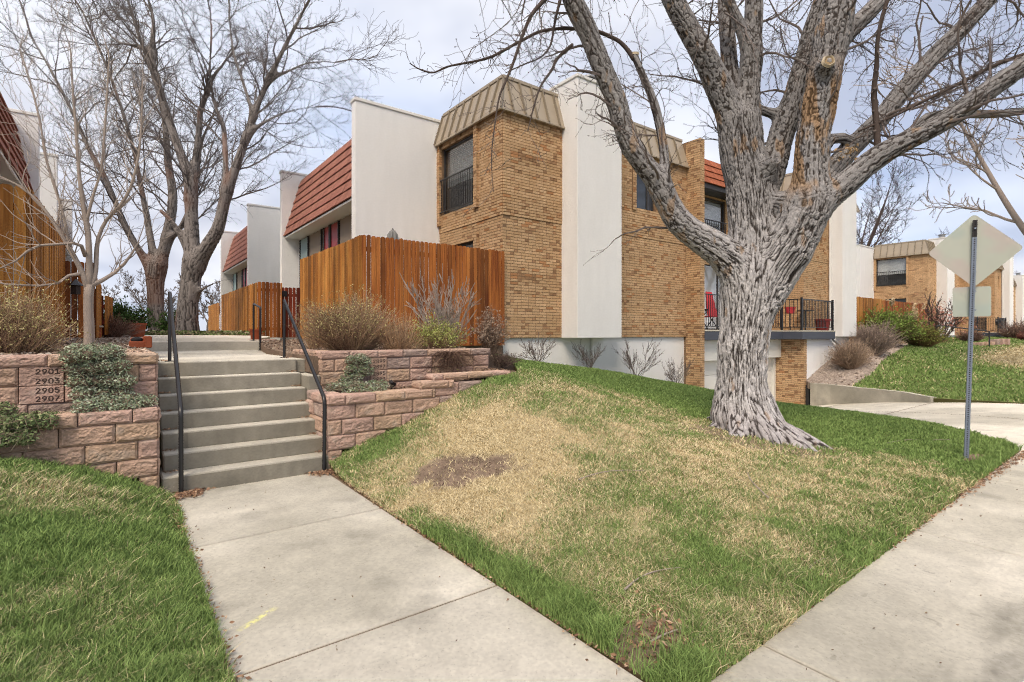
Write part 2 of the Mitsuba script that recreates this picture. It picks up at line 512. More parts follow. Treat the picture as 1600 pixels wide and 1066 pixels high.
def soil_mask(x, y):
    w = 1.1 * (n2(x, y, 0.16, 3) - 0.5) + 0.9 * (n2(x, y, 0.45, 13) - 0.5)
    a = smooth01(1.25, 0.65, ell(x, y, 2.53, 4.28, 0.62, 0.31, -1.0) + w)
    b = smooth01(1.3, 0.6, ell(x, y, 2.12, 1.66, 0.32, 0.17, 0.3) + w)
    c = smooth01(1.0, 0.7, ell(x, y, 8.35, 1.72, 0.30, 0.10) + w)
    d = smooth01(1.1, 0.75, ell(x, y, 6.45, 3.35, 1.02, 0.75, -0.5) + w)
    return np.maximum(np.maximum(a, b), np.maximum(c, 0.8 * d))


def main_green(x, y):
    """How green (1) or straw coloured (0) the lawn is: a fact of the turf."""
    a, b = n2(x, y, 0.8, 21), n2(x, y, 0.28, 22)
    g = 0.53 + 1.2 * (a - 0.5) + 1.5 * (b - 0.5)
    g = g - 0.62 * smooth01(1.25, 0.35, ell(x, y, 2.75, 4.3, 1.0, 1.75, -0.5))
    g = g - 0.30 * smooth01(1.2, 0.3, ell(x, y, 5.1, 2.9, 1.5, 0.75, 0.1))
    g = g + 0.75 * smooth01(0.26, 0.08, x - 1.86 + 0.25 * (b - 0.5)) * smooth01(4.2, 3.4, y)
    g = g + 0.22 * smooth01(1.2, 0.3, ell(x, y, 2.5, 2.1, 0.9, 0.5))
    g = g + 0.28 * smooth01(2.0, 1.5, y)
    g = g + 1.0 * smooth01(6.6, 7.8, x + 0.3 * (y - 3.2))
    g = g + 0.35 * smooth01(6.0, 7.5, y) + 0.3 * smooth01(5.1, 5.7, y)
    return np.clip(g, 0, 1)


def west_green(x, y):
    a, b = n2(x, y, 0.7, 31), n2(x, y, 0.2, 32)
    g = 0.97 + 0.7 * (a - 0.5) + 0.5 * (b - 0.5)
    g = g - 0.55 * smooth01(1.25, 0.2, ell(x, y, -0.40, 4.85, 0.65, 0.55))
    return np.clip(g, 0, 1)


def east_green(x, y):
    a, b = n2(x, y, 3.0, 41), n2(x, y, 0.8, 42)
    g = 0.95 + 0.5 * (a - 0.5) + 0.4 * (b - 0.5)
    g = g - 1.2 * smooth01(25.5, 30.5, x - 0.8 * (y - 5)) * smooth01(7.5, 5.0, y)
    return np.clip(g, 0, 1)


GREEN_A, GREEN_B, STRAW, STRAW_B = np.array([.128, .205, .060]), np.array([.255, .350, .120]), np.array([.68, .59, .38]), np.array([.53, .44, .265])


def turf_base(greenf):
    def fn(x, y):
        g, s, t = greenf(x, y)[:, None], soil_mask(x, y)[:, None], n2(x, y, 0.075, 55)[:, None]
        c = (0.78 * STRAW_B * (1 - g) + (0.72 * GREEN_A + .22 * STRAW_B) * g) * (0.65 + 0.7 * t)
        soil = np.array([.205, .152, .112]) * (0.35 + 1.3 * t)
        return c * (1 - s) + soil * s
    return fn


# ---------------------------------------------------------------- ground sheets
def blocky(x0, y0, x1, y1):
    return Polygon([(x0, y0), (x1, y0), (x1, y1), (x0, y1)])


WALL_LINE = [(1.9, 5.92), (4.62, 5.98), (5.3, 6.9), (5.4, 9.6)]
LAWN_POLY = Polygon([(1.852, 1.42), (1.90, 1.345), (2.0, 1.322), (4, 1.366), (7, 1.443), (9.35, 1.505), (9.95, 1.75), (10.6, 2.5), (11.8, 3.6), (13.0, 5.2), (13.75, 7.5), (13.86, 9.64),
                     (5.4, 9.64), (5.3, 6.9), (4.62, 5.98), (1.9, 5.92), (1.87, 5.5), (1.852, 4)])
WEST_POLY = Polygon([(-8, 1.425), (0.2, 1.425), (0.36, 1.6), (0.385, 2.5), (0.385, 4.2), (0.42, 5.2), (0.40, 5.75), (0.31, 5.9), (-8, 5.9)])
EAST_POLY = Polygon([(15.9, 1.425), (95, 1.425), (95, 10.3), (36, 10.3), (30, 8.8), (24.3, 7.7), (21.3, 7.2), (18.85, 6.95), (18.3, 6.6), (17.45, 5.2), (16.75, 4.3), (16.2, 2.5)])

sheet(LAWN_POLY, lawn_z, 0.042, 'vertex_matte', 'lawn', turf_base(main_green), kind='structure')
sheet(WEST_POLY, west_z, 0.07, 'vertex_matte', 'lawn', turf_base(west_green), kind='structure')
sheet(EAST_POLY, east_z, 0.4, 'vertex_matte', 'lawn', turf_base(east_green), kind='structure')
GRAVEL_POLY = Polygon([(18.82, 7.0), (21.3, 7.2), (24.3, 7.7), (30, 8.8), (36, 10.3), (36, 12.5), (23.4, 12.5), (23.22, 8.64), (19.45, 8.64), (19.2, 8.38)])
sheet(GRAVEL_POLY, lambda x, y: east_z(x, y) - 0.01, 0.35, 'gravel_bed', 'gravel_slope', kind='structure')

# walkway and pavement: slabs with open joints on a dark bed
m = MB().box((0.25, 0.9, -0.14), (2.45, 5.95, -0.010))
put('walkway', m, 'mulch', kind='structure')
for y0, y1 in ((0.86 + 0.012, 2.598), (2.616, 4.346), (4.364, 5.93)):
    x0, x1 = 0.40, 1.845
    if y1 < 3:
        x0 = 0.425
    m = MB().box((x0, max(y0, 1.33), -0.11), (x1, y1, 0.0), ch=0.007)
    put('slab', m, 'walk_concrete', parent='walkway')
m = MB().box((-40, 0.47, -0.16), (95, 1.70, -0.016))
put('sidewalk', m, 'mulch', kind='structure')
xs = [-40, -20, -9.5, -7.13, -4.75, -2.37, 0.0, 2.53, 4.95, 7.28] + [7.28 + 2.38 * i for i in range(1, 11)] + [33.5, 40, 60, 95]
for a, b in zip(xs[:-1], xs[1:]):
    ya, yb = (1.315 + (min(max(q, 2), 9.5) - 2) * .0257 for q in (a, b))
    low = [(a + .008, .45), (b - .008, .45), (b - .008, yb), (a + .008, ya)]
    top = [(a + .015, .457), (b - .015, .457), (b - .015, yb - .007), (a + .015, ya - .007)]
    hull = trimesh.convex.convex_hull(np.array([(*q, -.11) for q in low] + [(*q, -.007) for q in low] + [(*q, 0.0) for q in top]))
    put('slab', MB().add(np.array(hull.vertices), np.array(hull.faces)), 'walk_concrete', parent='sidewalk')
# mountable kerb, gutter and road
prof = Polygon([(0.448, -0.003), (0.36, -0.012), (0.20, -0.085), (0.10, -0.11), (-0.25, -0.085), (-0.25, -0.3), (0.448, -0.3)])
put('kerb', MB().prism(prof, 0, -40, 95), 'curb_concrete', kind='structure')
put('road', MB().add([(-300, -9, -.088), (300, -9, -.088), (300, -.25, -.088), (-300, -.25, -.088)], [[0, 1, 2, 3]]), 'asphalt', kind='structure')
put('ground', MB().add([(-700, -700, -1.7), (700, -700, -1.7), (700, 900, -1.7), (-700, 900, -1.7)], [[0, 1, 2, 3]])
    .add([(-300, -300, -.1), (300, -300, -.1), (300, -9, -.1), (-300, -9, -.1)], [[0, 1, 2, 3]])
    .add([(-300, 11.9, 1.12), (24, 11.9, 1.12), (24, 15, 1.2), (-300, 15, 1.2)], [[0, 1, 2, 3]])
    .add([(24, 12.4, 1.12), (300, 12.4, 1.12), (300, 15, 1.2), (24, 15, 1.2)], [[0, 1, 2, 3]])
    .add([(95, -.2, .3), (300, -.2, .3), (300, 12.4, 1.12), (95, 12.4, 1.12)], [[0, 1, 2, 3]])
    .add([(-300, 15, 1.2), (300, 15, 1.2), (600, 700, 1.2), (-600, 700, 1.2)], [[0, 1, 2, 3]])
    .add([(-300, 5.9, 0.6), (-7.9, 5.9, 0.6), (-7.9, 12, 1.12), (-300, 12, 1.12)], [[0, 1, 2, 3]])
    .add([(-300, -.2, -.02), (-7.9, -.2, -.02), (-7.9, 5.9, 0.6), (-300, 5.9, 0.6)], [[0, 1, 2, 3]]), 'far_ground', kind='structure')

# driveway down to the garages
DRIVE_POLY = Polygon([(9.2, 1.43), (16.0, 1.43), (16.3, 2.5), (17.1, 4.1), (18.7, 6.5), (19.6, 8.3), (19.6, 9.9), (13.8, 9.9), (13.7, 7.5), (12.9, 5.2), (11.7, 3.6), (10.5, 2.5), (9.85, 1.75)])
sheet(DRIVE_POLY, drive_z, 0.3, 'concrete', 'driveway', kind='structure')
m = MB()
for (a, b) in (((12.2, 4.3), (17.2, 4.3)), ((13.6, 7.0), (18.9, 7.0)), ((12.7, 1.45), (16.4, 9.5))):   # open joints
    p = np.linspace(a, b, 12)
    for q, r in zip(p[:-1], p[1:]):
        d = (r - q) / np.linalg.norm(r - q)
        s = np.array([-d[1], d[0]]) * 0.012
        quad = [q - s, r - s, r + s, q + s]
        m.add([(k[0], k[1], float(drive_z(k[0], k[1])) + 0.005) for k in quad], [[0, 1, 2, 3]])
put('joint', m, 'mulch', parent='driveway')
# low concrete wall on the far side of the driveway
pts = [(16.7, 4.35, -.10), (17.4, 5.2, -.08), (18.2, 6.6, -.12), (18.85, 7.6, -.15), (19.15, 8.35, -.17)]
m = MB()
for (a, b) in zip(pts[:-1], pts[1:]):
    a, b = np.array(a), np.array(b)
    d = (b - a)[:2] / np.linalg.norm((b - a)[:2])
    s = np.array([d[1], -d[0]]) * 0.16
    v = []
    for p in (a, b):
        zb = float(drive_z(p[0], p[1])) - 0.12
        v += [(p[0], p[1], zb), (p[0] + s[0], p[1] + s[1], zb), (p[0] + s[0], p[1] + s[1], p[2]), (p[0], p[1], p[2])]
    m.add(v, [[0, 4, 5, 1], [1, 5, 6, 2], [2, 6, 7, 3], [3, 7, 4, 0], [0, 1, 2, 3], [4, 7, 6, 5]])
put('driveway_wall', m, 'concrete', label='low tapering concrete wall along the far side of the driveway', cat='retaining wall')

# ---------------------------------------------------------------- beds and court
def slope_z(x, y):
    return np.maximum(lawn_z(x, y), 0) * 0 + upper_z(x, y)


UP_E = Polygon([(2.02, 6.85), (4.55, 6.85), (5.35, 7.0), (5.45, 9.64), (6.97, 9.64), (6.97, 12.5), (3.4, 12.5), (2.46, 12.4), (2.0, 9.5)])


def up_e_z(x, y):
    edge = lawn_z(np.full_like(x, 5.42), np.clip(y, 6, 9.6))
    t = smooth01(4.4, 5.4, x) * smooth01(10.2, 9.2, y)
    return (1 - t) * (upper_z(x, y) + 0.06 * np.sin(2 * x) * 0.5) + t * (edge + 0.02)


sheet(UP_E, up_e_z, 0.12, 'mulch', 'planting_bed', kind='structure')
sheet(Polygon([(5.2, 6.75), (4.55, 6.84), (2.1, 6.84), (1.9, 6.74), (1.9, 6.0), (4.6, 6.05), (5.3, 6.95)]), lambda x, y: np.maximum(0.76, lawn_z(x, np.full_like(x, 5.95)) + 0.0) + 0.04 * smooth01(4.2, 5.0, x) * smooth01(6.0, 6.8, y), 0.1, 'mulch', 'planting_bed', kind='structure')
sheet(blocky(-6, 5.95, 0.25, 6.34), lambda x, y: 0.76 + 0 * x, 0.12, 'mulch', 'planting_bed', kind='structure')
sheet(Polygon([(-6, 6.4), (0.26, 6.4), (0.26, 12.1), (0.35, 17.3), (0.0, 19), (-6, 20)]), lambda x, y: upper_z(x, y) + 0.02 + 0.03 * n2(x, y, 0.5, 77), 0.14, 'gravel_bed', 'gravel_bed', kind='structure')
# steps (seven risers), landing, one more riser, upper path
st = thing('concrete_steps', 'flight of grey concrete steps rising between the two stone walls', 'steps')
TREAD, RISE, Y0 = 0.23, 0.17, 5.90
for i in range(7):
    y = Y0 + TREAD * i
    x0, x1 = (0.36, 1.90) if i else (0.335, 2.02)
    hi = Y0 + TREAD * 7 if i < 6 else 12.16
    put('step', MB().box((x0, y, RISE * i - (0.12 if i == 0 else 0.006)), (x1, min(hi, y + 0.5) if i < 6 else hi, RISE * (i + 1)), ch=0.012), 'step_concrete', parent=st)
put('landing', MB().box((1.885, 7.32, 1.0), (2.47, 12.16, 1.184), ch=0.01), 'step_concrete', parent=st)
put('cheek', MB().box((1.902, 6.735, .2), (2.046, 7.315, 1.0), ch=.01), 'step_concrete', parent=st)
put('landing', MB().box((0.20, 7.8, 1.0), (0.375, 12.16, 1.186), ch=0.01), 'step_concrete', parent=st)
put('upper_step', MB().box((0.12, 12.10, 1.1), (2.62, 12.9, 1.372), ch=0.015), 'white_step' if False else 'concrete', parent=st)
path = Polygon([(0.12, 12.85), (2.62, 12.85), (2.7, 14), (3.5, 16.2), (3.6, 17.0), (3.0, 18.2), (1.4, 18.6), (-0.2, 19), (-0.8, 18.6), (0.1, 16.0)])
sheet(path, lambda x, y: 1.372 + 0.02 * (y - 12.85) + 0 * x, 0.4, 'concrete', 'path', kind='structure')
bed = Polygon([(-3, 18.4), (-0.8, 18.62), (-0.2, 19.02), (1.4, 18.62), (3.0, 18.22), (3.62, 17.02), (3.66, 25), (3.66, 40), (-3, 40)])
sheet(bed, lambda x, y: 1.44 + 0.05 * n2(x, y, 1.0, 5) + 0 * x, 0.3, 'mulch', 'court_bed', kind='structure')

# ---------------------------------------------------------------- block retaining walls
def split_block(lo, hi, faces, seed):
    """A concrete block whose outer faces are split rough. faces: '-y', '-x', '+x' (which sides are rough)."""
    lo, hi = np.array(lo, float), np.array(hi, float)
    m = MB()
    ins_lo, ins_hi = lo.copy(), hi.copy()
    for fc in faces:
        k = 'xyz'.index(fc[1])
        (ins_lo if fc[0] == '-' else ins_hi)[k] += 0.018 if fc[0] == '-' else -0.018
    m.box(ins_lo, ins_hi, ch=0.006)
    for fc in faces:
        k = 'xyz'.index(fc[1])
        h = 1 - k                      # the horizontal axis along the face
        w = hi[h] - lo[h]
        nu, nv = max(3, int(w / 0.02)), max(2, int((hi[2] - lo[2]) / 0.019))
        u, v = np.meshgrid(np.linspace(0, 1, nu + 1), np.linspace(0, 1, nv + 1), indexing='ij')
        P = np.zeros((nu + 1, nv + 1, 3))
        P[..., h] = lo[h] + (hi[h] - lo[h]) * u
        P[..., 2] = lo[2] + (hi[2] - lo[2]) * v
        edge = np.minimum(np.minimum(u, 1 - u) * w, np.minimum(v, 1 - v) * (hi[2] - lo[2]))
        bul = smooth01(0.0, 0.022, edge)
        q = P.copy()
        q[..., k] = seed * 3.7
        rough = meshkit.fbm(q * np.array([17.0, 17.0, 21.0]), 4, seed % 50) - 0.5
        out = 0.017 * bul + 0.040 * rough * smooth01(0.0, 0.05, edge) + 0.006 * (1 - u * 2) * ((seed % 3) - 1)
        P[..., k] = ins_lo[k] - out if fc[0] == '-' else ins_hi[k] + out
        idx = np.arange((nu + 1) * (nv + 1)).reshape(nu + 1, nv + 1)
        f = np.stack([idx[:-1, :-1], idx[1:, :-1], idx[1:, 1:], idx[:-1, 1:]], -1).reshape(-1, 4)
        e1 = np.zeros(3); e1[h] = 1
        want = np.zeros(3); want[k] = -1 if fc[0] == '-' else 1
        if np.dot(np.cross(e1, [0, 0, 1]), want) < 0:
            f = f[:, ::-1]
        m.add(P.reshape(-1, 3), f)
    return m


BSEED = [0]


def block(parent, lo, hi, faces, name='block', mats=None, jit=True, label=None):
    BSEED[0] += 1
    r = np.random.default_rng(BSEED[0])
    lo, hi = np.array(lo, float), np.array(hi, float)
    g = 0.003
    if '-y' in faces or '-x' in faces or '+x' in faces:
        k = 1 if '-y' in faces else 0
        o = r.normal(0, 0.005) if jit else 0
        lo[k] += o
        hi[k] += o
    lo[2] += g * 0.6
    hi[2] -= g * 0.6
    ax = 0 if '-y' in faces else 1
    lo[ax] += g
    hi[ax] -= g
    mt = BLOCK_MATS[r.choice(4, p=mats or [.35, .3, .15, .2])]
    return put(name, split_block(lo, hi, faces, BSEED[0]), mt, smooth=False, parent=parent, label=label)


def course(parent, y, x_end, x_far, z0, z1, first, size, sgn, end_face, depth=0.24, zmin=None, name='block', skip=None):
    """One course of blocks along X from the corner x_end towards x_far; zmin(x): the ground, blocks wholly below it are left out."""
    x, w = x_end, first
    i = 0
    while (x - x_far) * sgn < -0.02:
        nx = x + sgn * w
        if (nx - x_far) * sgn > 0:
            nx = x_far
        a, b = min(x, nx), max(x, nx)
        cx = (a + b) / 2
        if (zmin is None or z1 > zmin(cx) - 0.01) and not (skip and skip(cx, (z0 + z1) / 2)):
            block(parent, (a, y, z0), (b, y + depth, z1), ['-y'] + ([end_face] if i == 0 and end_face else []), name=name)
        x, w = nx, size * (0.96 + 0.08 * rng.random())
        i += 1


def west_ground(x):
    return float(west_z(x, 5.85))


def east_ground(x):
    return float(lawn_z(x, 5.9))


wl = thing('retaining_wall', 'low rough block wall on the left side of the steps with grey green plants spilling over it', 'retaining wall')
for i, (z0, z1, first) in enumerate([(-.13, .04, .32), (.04, .21, .16), (.21, .38, .32), (.38, .55, .165), (.55, .72, .33)]):
    course(wl, 5.85, .318, -4.2, z0, z1, first, .39, -1, '+x', zmin=west_ground)
course(wl, 5.83, .322, -4.2, .72, .84, .21, .38, -1, '+x', depth=.27, zmin=west_ground, name='cap')
for z0, z1 in ((.04, .21), (.21, .38), (.38, .55), (.55, .72)):   # return along the steps
    block(wl, (.08, 6.095, z0), (.314, 6.34, z1), ['+x'])
block(wl, (.07, 6.105, .72), (.318, 6.36, .838), ['+x'], name='cap')

wu = thing('retaining_wall', 'upper block wall left of the steps with 2901 to 2907 engraved on two blocks', 'retaining wall')
NUM_X = (-.692, -.383)
for i, (z0, z1, first) in enumerate([(.555, .725, .20), (.725, .895, .20), (.895, 1.055, .37), (1.055, 1.225, .155)]):
    lettered = z0 > .85
    x, w, j = .327, first, 0
    while x > -4.2:
        nx = x - w
        if lettered:
            if x > NUM_X[1] + 0.01 and nx < NUM_X[1] + 0.06:
                nx = NUM_X[1]
            elif abs(x - NUM_X[1]) < 0.01:
                nx = NUM_X[0]
        if lettered and abs(x - NUM_X[1]) < 0.01:
            BSEED[0] += 1
            lo, hi = np.array([nx + .003, 6.297, z0 + .002]), np.array([x - .003, 6.53, z1 - .002])
            kb = put('number_block', MB().box(lo, hi, ch=0.006), BLOCK_MATS[1], parent=wu, label='flat block engraved with two house numbers')
            for t, zc in zip((('2901', '2903') if z0 > 1.0 else ('2905', '2907')), (z1 - .066, z0 + .02)):
                tm = meshkit.text_mesh(t, .046, .003, True)
                v = np.array(tm.vertices)
                wdt = v[:, 0].max()
                v = np.column_stack([v[:, 0] * (.17 / wdt) + nx + .105, 6.2975 - v[:, 2], v[:, 1] + zc])
                put('number', MB().add(v, tm.faces), 'engraved', parent=kb)
        else:
            block(wu, (nx, 6.3, z0), (x, 6.53, z1), ['-y'] + (['+x'] if j == 0 else []))
        x, w = nx, .38
        j += 1
course(wu, 6.28, .331, -4.2, 1.225, 1.333, .40, .42, -1, '+x', depth=.27, name='cap')
y = 6.53
for i in range(5):
    for z0, z1 in ((.55, .725), (.725, .895), (.895, 1.055), (1.055, 1.225)):
        block(wu, (.10, y, z0), (.325, y + .38, z1), ['+x'])
    block(wu, (.08, y + .02, 1.225), (.329, y + .40, 1.333), ['+x'], name='cap')
    y += .38

el = thing('retaining_wall', 'lower stepped block wall right of the steps, sinking into the lawn', 'retaining wall')
for i, (z0, z1, first) in enumerate([(-.13, .04, .33), (.04, .21, .17), (.21, .38, .33), (.38, .55, .17), (.55, .72, .33)]):
    course(el, 5.9, 1.866, 4.7, z0, z1, first, .365, 1, '-x', zmin=east_ground)
course(el, 5.885, 1.862, 3.22, .72, .83, .21, .37, 1, '-x', depth=.27, name='cap')
course(el, 5.90, 3.0, 3.5, .83, .925, .42, .4, 1, '-x', depth=.25, name='cap', zmin=east_ground)
course(el, 5.93, 3.22, 4.45, .72, .89, .37, .36, 1, '-x', zmin=east_ground)
course(el, 5.95, 3.22, 4.45, .925, 1.0, .15, .37, 1, '-x', depth=.25, name='cap')
for z0, z1 in ((.04, .21), (.21, .38), (.38, .55), (.55, .72)):
    block(el, (1.868, 6.145, z0), (2.1, 6.50, z1), ['-x'])
    block(el, (1.868, 6.50, z0), (2.1, 6.73, z1), ['-x'])
block(el, (1.864, 6.155, .72), (2.11, 6.50, .828), ['-x'], name='cap')
block(el, (1.864, 6.50, .72), (2.11, 6.76, .828), ['-x'], name='cap')

eu = thing('retaining_wall', 'upper block wall right of the steps, half hidden by the tawny bush, with numbers behind the creeper', 'retaining wall')
NX2 = (2.70, 2.935)
for i, (z0, z1, first) in enumerate([(.70, .865, .33), (.865, 1.035, .45), (1.035, 1.20, .18)]):
    x, w, j = 2.05, first, 0
    while x < 4.6:
        nx = min(x + w, 4.62)
        lettered = z0 > .8
        if lettered and x < NX2[0] - 0.01 and nx > NX2[0] - 0.06:
            nx = NX2[0]
        if lettered and abs(x - NX2[0]) < .01:
            nx = NX2[1]
            kb = put('number_block', MB().box((x + .003, 6.737, z0 + .002), (nx - .003, 6.97, z1 - .002), ch=0.006), BLOCK_MATS[0], parent=eu, label='flat block engraved with two house numbers')
            for t, zc in zip((('2899', '2897') if z0 > 1.0 else ('2895', '2893')), (z1 - .07, z0 + .022)):
                tm = meshkit.text_mesh(t, .048, .003, True)
                v = np.array(tm.vertices)
                v = np.column_stack([v[:, 0] * (.18 / v[:, 0].max()) + x + .03, 6.7375 - v[:, 2], v[:, 1] + zc])
                put('number', MB().add(v, tm.faces), 'engraved', parent=kb)
        else:
            block(eu, (x, 6.74, z0), (nx, 6.97, z1), ['-y'] + (['-x'] if j == 0 else []))
        x, w = nx, .35
        j += 1
course(eu, 6.725, 2.045, 4.66, 1.20, 1.30, .38, .37, 1, '-x', depth=.27, name='cap')
y = 6.97
for i in range(4):
    for z0, z1 in ((.70, .865), (.865, 1.035), (1.035, 1.20)):
        block(eu, (2.05, y, z0), (2.28, y + .37, z1), ['-x'])
    if i < 3:
        block(eu, (2.047, y + .03, 1.20), (2.28, y + .40, 1.298), ['-x'], name='cap')
    y += .37

# ---------------------------------------------------------------- handrails of the steps
def bend(p, r=0.05):
    """The polyline with its corners rounded."""
    p = [np.array(q, float) for q in p]
    out = [p[0]]
    for a, b, c in zip(p[:-2], p[1:-1], p[2:]):
        d0, d1 = (a - b) / np.linalg.norm(a - b), (c - b) / np.linalg.norm(c - b)
        rr = min(r, 0.4 * np.linalg.norm(a - b), 0.4 * np.linalg.norm(c - b))
        for t in np.linspace(0, 1, 6):
            q0, q1 = b + d0 * rr * (1 - t), b + d1 * rr * t
            out.append((1 - t) * q0 + t * q1)
    return np.array(out + [p[-1]])


def handrail(name, low, knee, top, foot, label):
    k = thing(name, label, 'handrail', 'handrails of the steps')
    put('rail', MB().tube(bend([low, knee, top], 0.06), 0.021, 12), 'black_metal', smooth=40, parent=k)
    put('post', MB().tube(np.array([foot, [foot[0], foot[1], top[2] - 0.005]]), 0.019, 12), 'black_metal', smooth=40, parent=k)
    put('base_plate', MB().box((foot[0] - .05, foot[1] - .05, foot[2]), (foot[0] + .05, foot[1] + .05, foot[2] + .009), ch=.003), 'black_metal', parent=k)
    return k


handrail('handrail', (.485, 5.86, -0.02), (.485, 5.88, .79), (.505, 7.49, 2.01), (.505, 7.50, 1.19), 'long black handrail up the left side of the steps')
handrail('handrail', (1.825, 5.88, -0.02), (1.845, 5.93, .80), (1.86, 7.75, 1.985), (1.86, 7.75, 1.19), 'long black handrail up the right side of the steps')
k = thing('handrail', 'short black handrail of two posts at the upper single step', 'handrail')
put('rail', MB().tube(bend([(2.33, 11.63, 1.18), (2.33, 11.63, 2.06), (2.36, 12.45, 2.17), (2.36, 12.45, 1.37)], 0.05), 0.021, 12), 'black_metal', smooth=40, parent=k)
for yy, zz in ((11.63, 1.184), (12.45, 1.372)):
    put('base_plate', MB().box((2.345 - .05, yy - .05, zz), (2.345 + .05, yy + .05, zz + .009), ch=.003), 'black_metal', parent=k)

# ---------------------------------------------------------------- timber fences
def picket_mesh(o, d, w, th, z0, z1, jitter, dog=0.03):
    """A picket: board with clipped (dog-eared) top corners. o: 2D start, d: 2D unit along the fence; the outer side is -perp(d)."""
    d = np.array(d, float)
    nrm = np.array([d[1], -d[0]])
    prof = [(0, z0), (w, z0), (w, z1 - dog), (w - dog * .35, z1 - dog * .35), (w - dog, z1), (dog, z1), (dog * .35, z1 - dog * .35), (0, z1 - dog)]
    v = []
    for s in (0.0, th):
        for a, z in prof:
            p = np.array(o) + d * a + nrm * (s + jitter)
            v.append((p[0], p[1], z))
    n = len(prof)
    f = [(0, i + 1, i) for i in range(1, n - 1)] + [(n, n + i, n + i + 1) for i in range(1, n - 1)]
    for i in range(n):
        j = (i + 1) % n
        f += [(i, j, n + j), (i, n + j, n + i)]
    return MB().add(v, np.array(f))


def fence_run(k, a, b, z0, z1, w, bsdf, gap=0.009, seed=1, posts=True):
    """Pickets from a to b (2D); z0, z1 numbers or functions of the distance. The outer face is on the right of a -> b."""
    a, b = np.array(a, float), np.array(b, float)
    L = np.linalg.norm(b - a)
    d = (b - a) / L
    r = np.random.default_rng(seed)
    s = 0.0
    while s < L - 0.03:
        ww = min(w * (0.93 + 0.14 * r.random()), L - s)
        zz1 = (z1(s) if callable(z1) else z1) + r.normal(0, 0.007)
        put('picket', picket_mesh(a + d * s, d, ww - gap * (0.6 + r.random()), 0.017, (z0(s) if callable(z0) else z0), zz1, r.normal(0, 0.004), dog=min(.03, ww * .28)), bsdf + r.choice(['', '', '_deep', '_pale']), parent=k)
        s += ww
    nrm = np.array([d[1], -d[0]])
    top = z1(L / 2) if callable(z1) else z1
    bot = z0(L / 2) if callable(z0) else z0
    for zr in (bot + 0.25, top - 0.30):
        put('rail', MB().frame_box((*(a - nrm * 0.005), zr), (*(d * L), 0), (*(-nrm * 0.04), 0), (0, 0, 0.085)), 'cedar_dark', parent=k)


def court_fence(ox, oy, label, seed, group=None):
    k = thing('timber_fence', label, 'fence', group)
    fence_run(k, (3.667 + ox, 9.58 + oy), (6.97 + ox, 9.58 + oy), lambda s: 1.27, 3.385, 0.092 if ox == 0 else 0.14, 'cedar_red', seed=seed)
    fence_run(k, (3.664 + ox, 13.66 + oy), (3.664 + ox, 9.60 + oy), lambda s: 1.27, 3.37, 0.135, 'cedar_gold', seed=seed + 1)
    put('post', MB().box((3.652 + ox, 9.566 + oy, 1.25), (3.695 + ox, 9.61 + oy, 3.372)), 'cedar_gold', parent=k)
    return k


court_fence(0, 0, 'stained cedar picket fence before the brick house behind the tawny bush', 10)
k = thing('timber_fence', 'golden cedar picket fence at the left edge, behind the thin young tree', 'fence')
fence_run(k, (-2.6, 9.13), (-0.92, 9.13), 1.2, 3.40, 0.14, 'cedar_gold', seed=30)
put('post', MB().box((-0.955, 9.12, 1.2), (-0.912, 9.16, 3.39)), 'cedar_gold_deep', parent=k)
fence_run(k, (-0.915, 9.14), (-0.80, 13.0), 1.2, 3.41, 0.135, 'cedar_gold', seed=31)
k = thing('timber_fence', 'lower rust brown fence panel behind the young tree trunk', 'fence')
fence_run(k, (-0.79, 12.95), (-0.33, 12.98), 1.45, 2.9, 0.10, 'cedar_red', seed=33)
fence_run(k, (-0.33, 12.98), (-0.30, 15.4), 1.45, 2.62, 0.13, 'cedar_gold', seed=34)
k = thing('timber_fence', 'small open fence gate leaf beyond the young tree', 'fence')
fence_run(k, (-0.52, 15.7), (-0.24, 15.5), 1.5, 2.42, 0.11, 'cedar_dark', seed=35)
fence_run(k, (-0.23, 15.5), (-0.10, 16.3), 1.5, 2.42, 0.12, 'cedar_gold', seed=36)
k = thing('timber_fence', 'second cedar fence along the court, beyond the dark red gate', 'fence')
fence_run(k, (3.667, 18.7), (4.42, 18.7), 1.4, 3.23, 0.115, 'cedar_red', seed=40)
fence_run(k, (3.665, 26.0), (3.665, 18.72), 1.4, 3.21, 0.135, 'cedar_gold', seed=41)
k = thing('garden_gate', 'dark red picket gate between the two cedar fences', 'gate')
fence_run(k, (4.42, 18.9), (6.2, 18.9), 1.4, 3.10, 0.125, 'cedar_dark', seed=44, gap=0.016)
put('latch', MB().box((4.40, 18.84, 2.78), (4.62, 18.90, 2.98), ch=.02), 'black_metal', parent=k)
k = thing('timber_fence', 'farthest small cedar fence enclosure right of the dark trunk', 'fence')
fence_run(k, (5.05, 36.6), (6.9, 36.6), 1.5, 3.45, 0.16, 'cedar_red', seed=46, gap=0.02)
fence_run(k, (5.04, 41.5), (5.04, 36.62), 1.5, 3.45, 0.16, 'cedar_gold', seed=47)

# ---------------------------------------------------------------- brick houses
COURSE, BL, JOINT = 0.0677, 0.203, 0.013


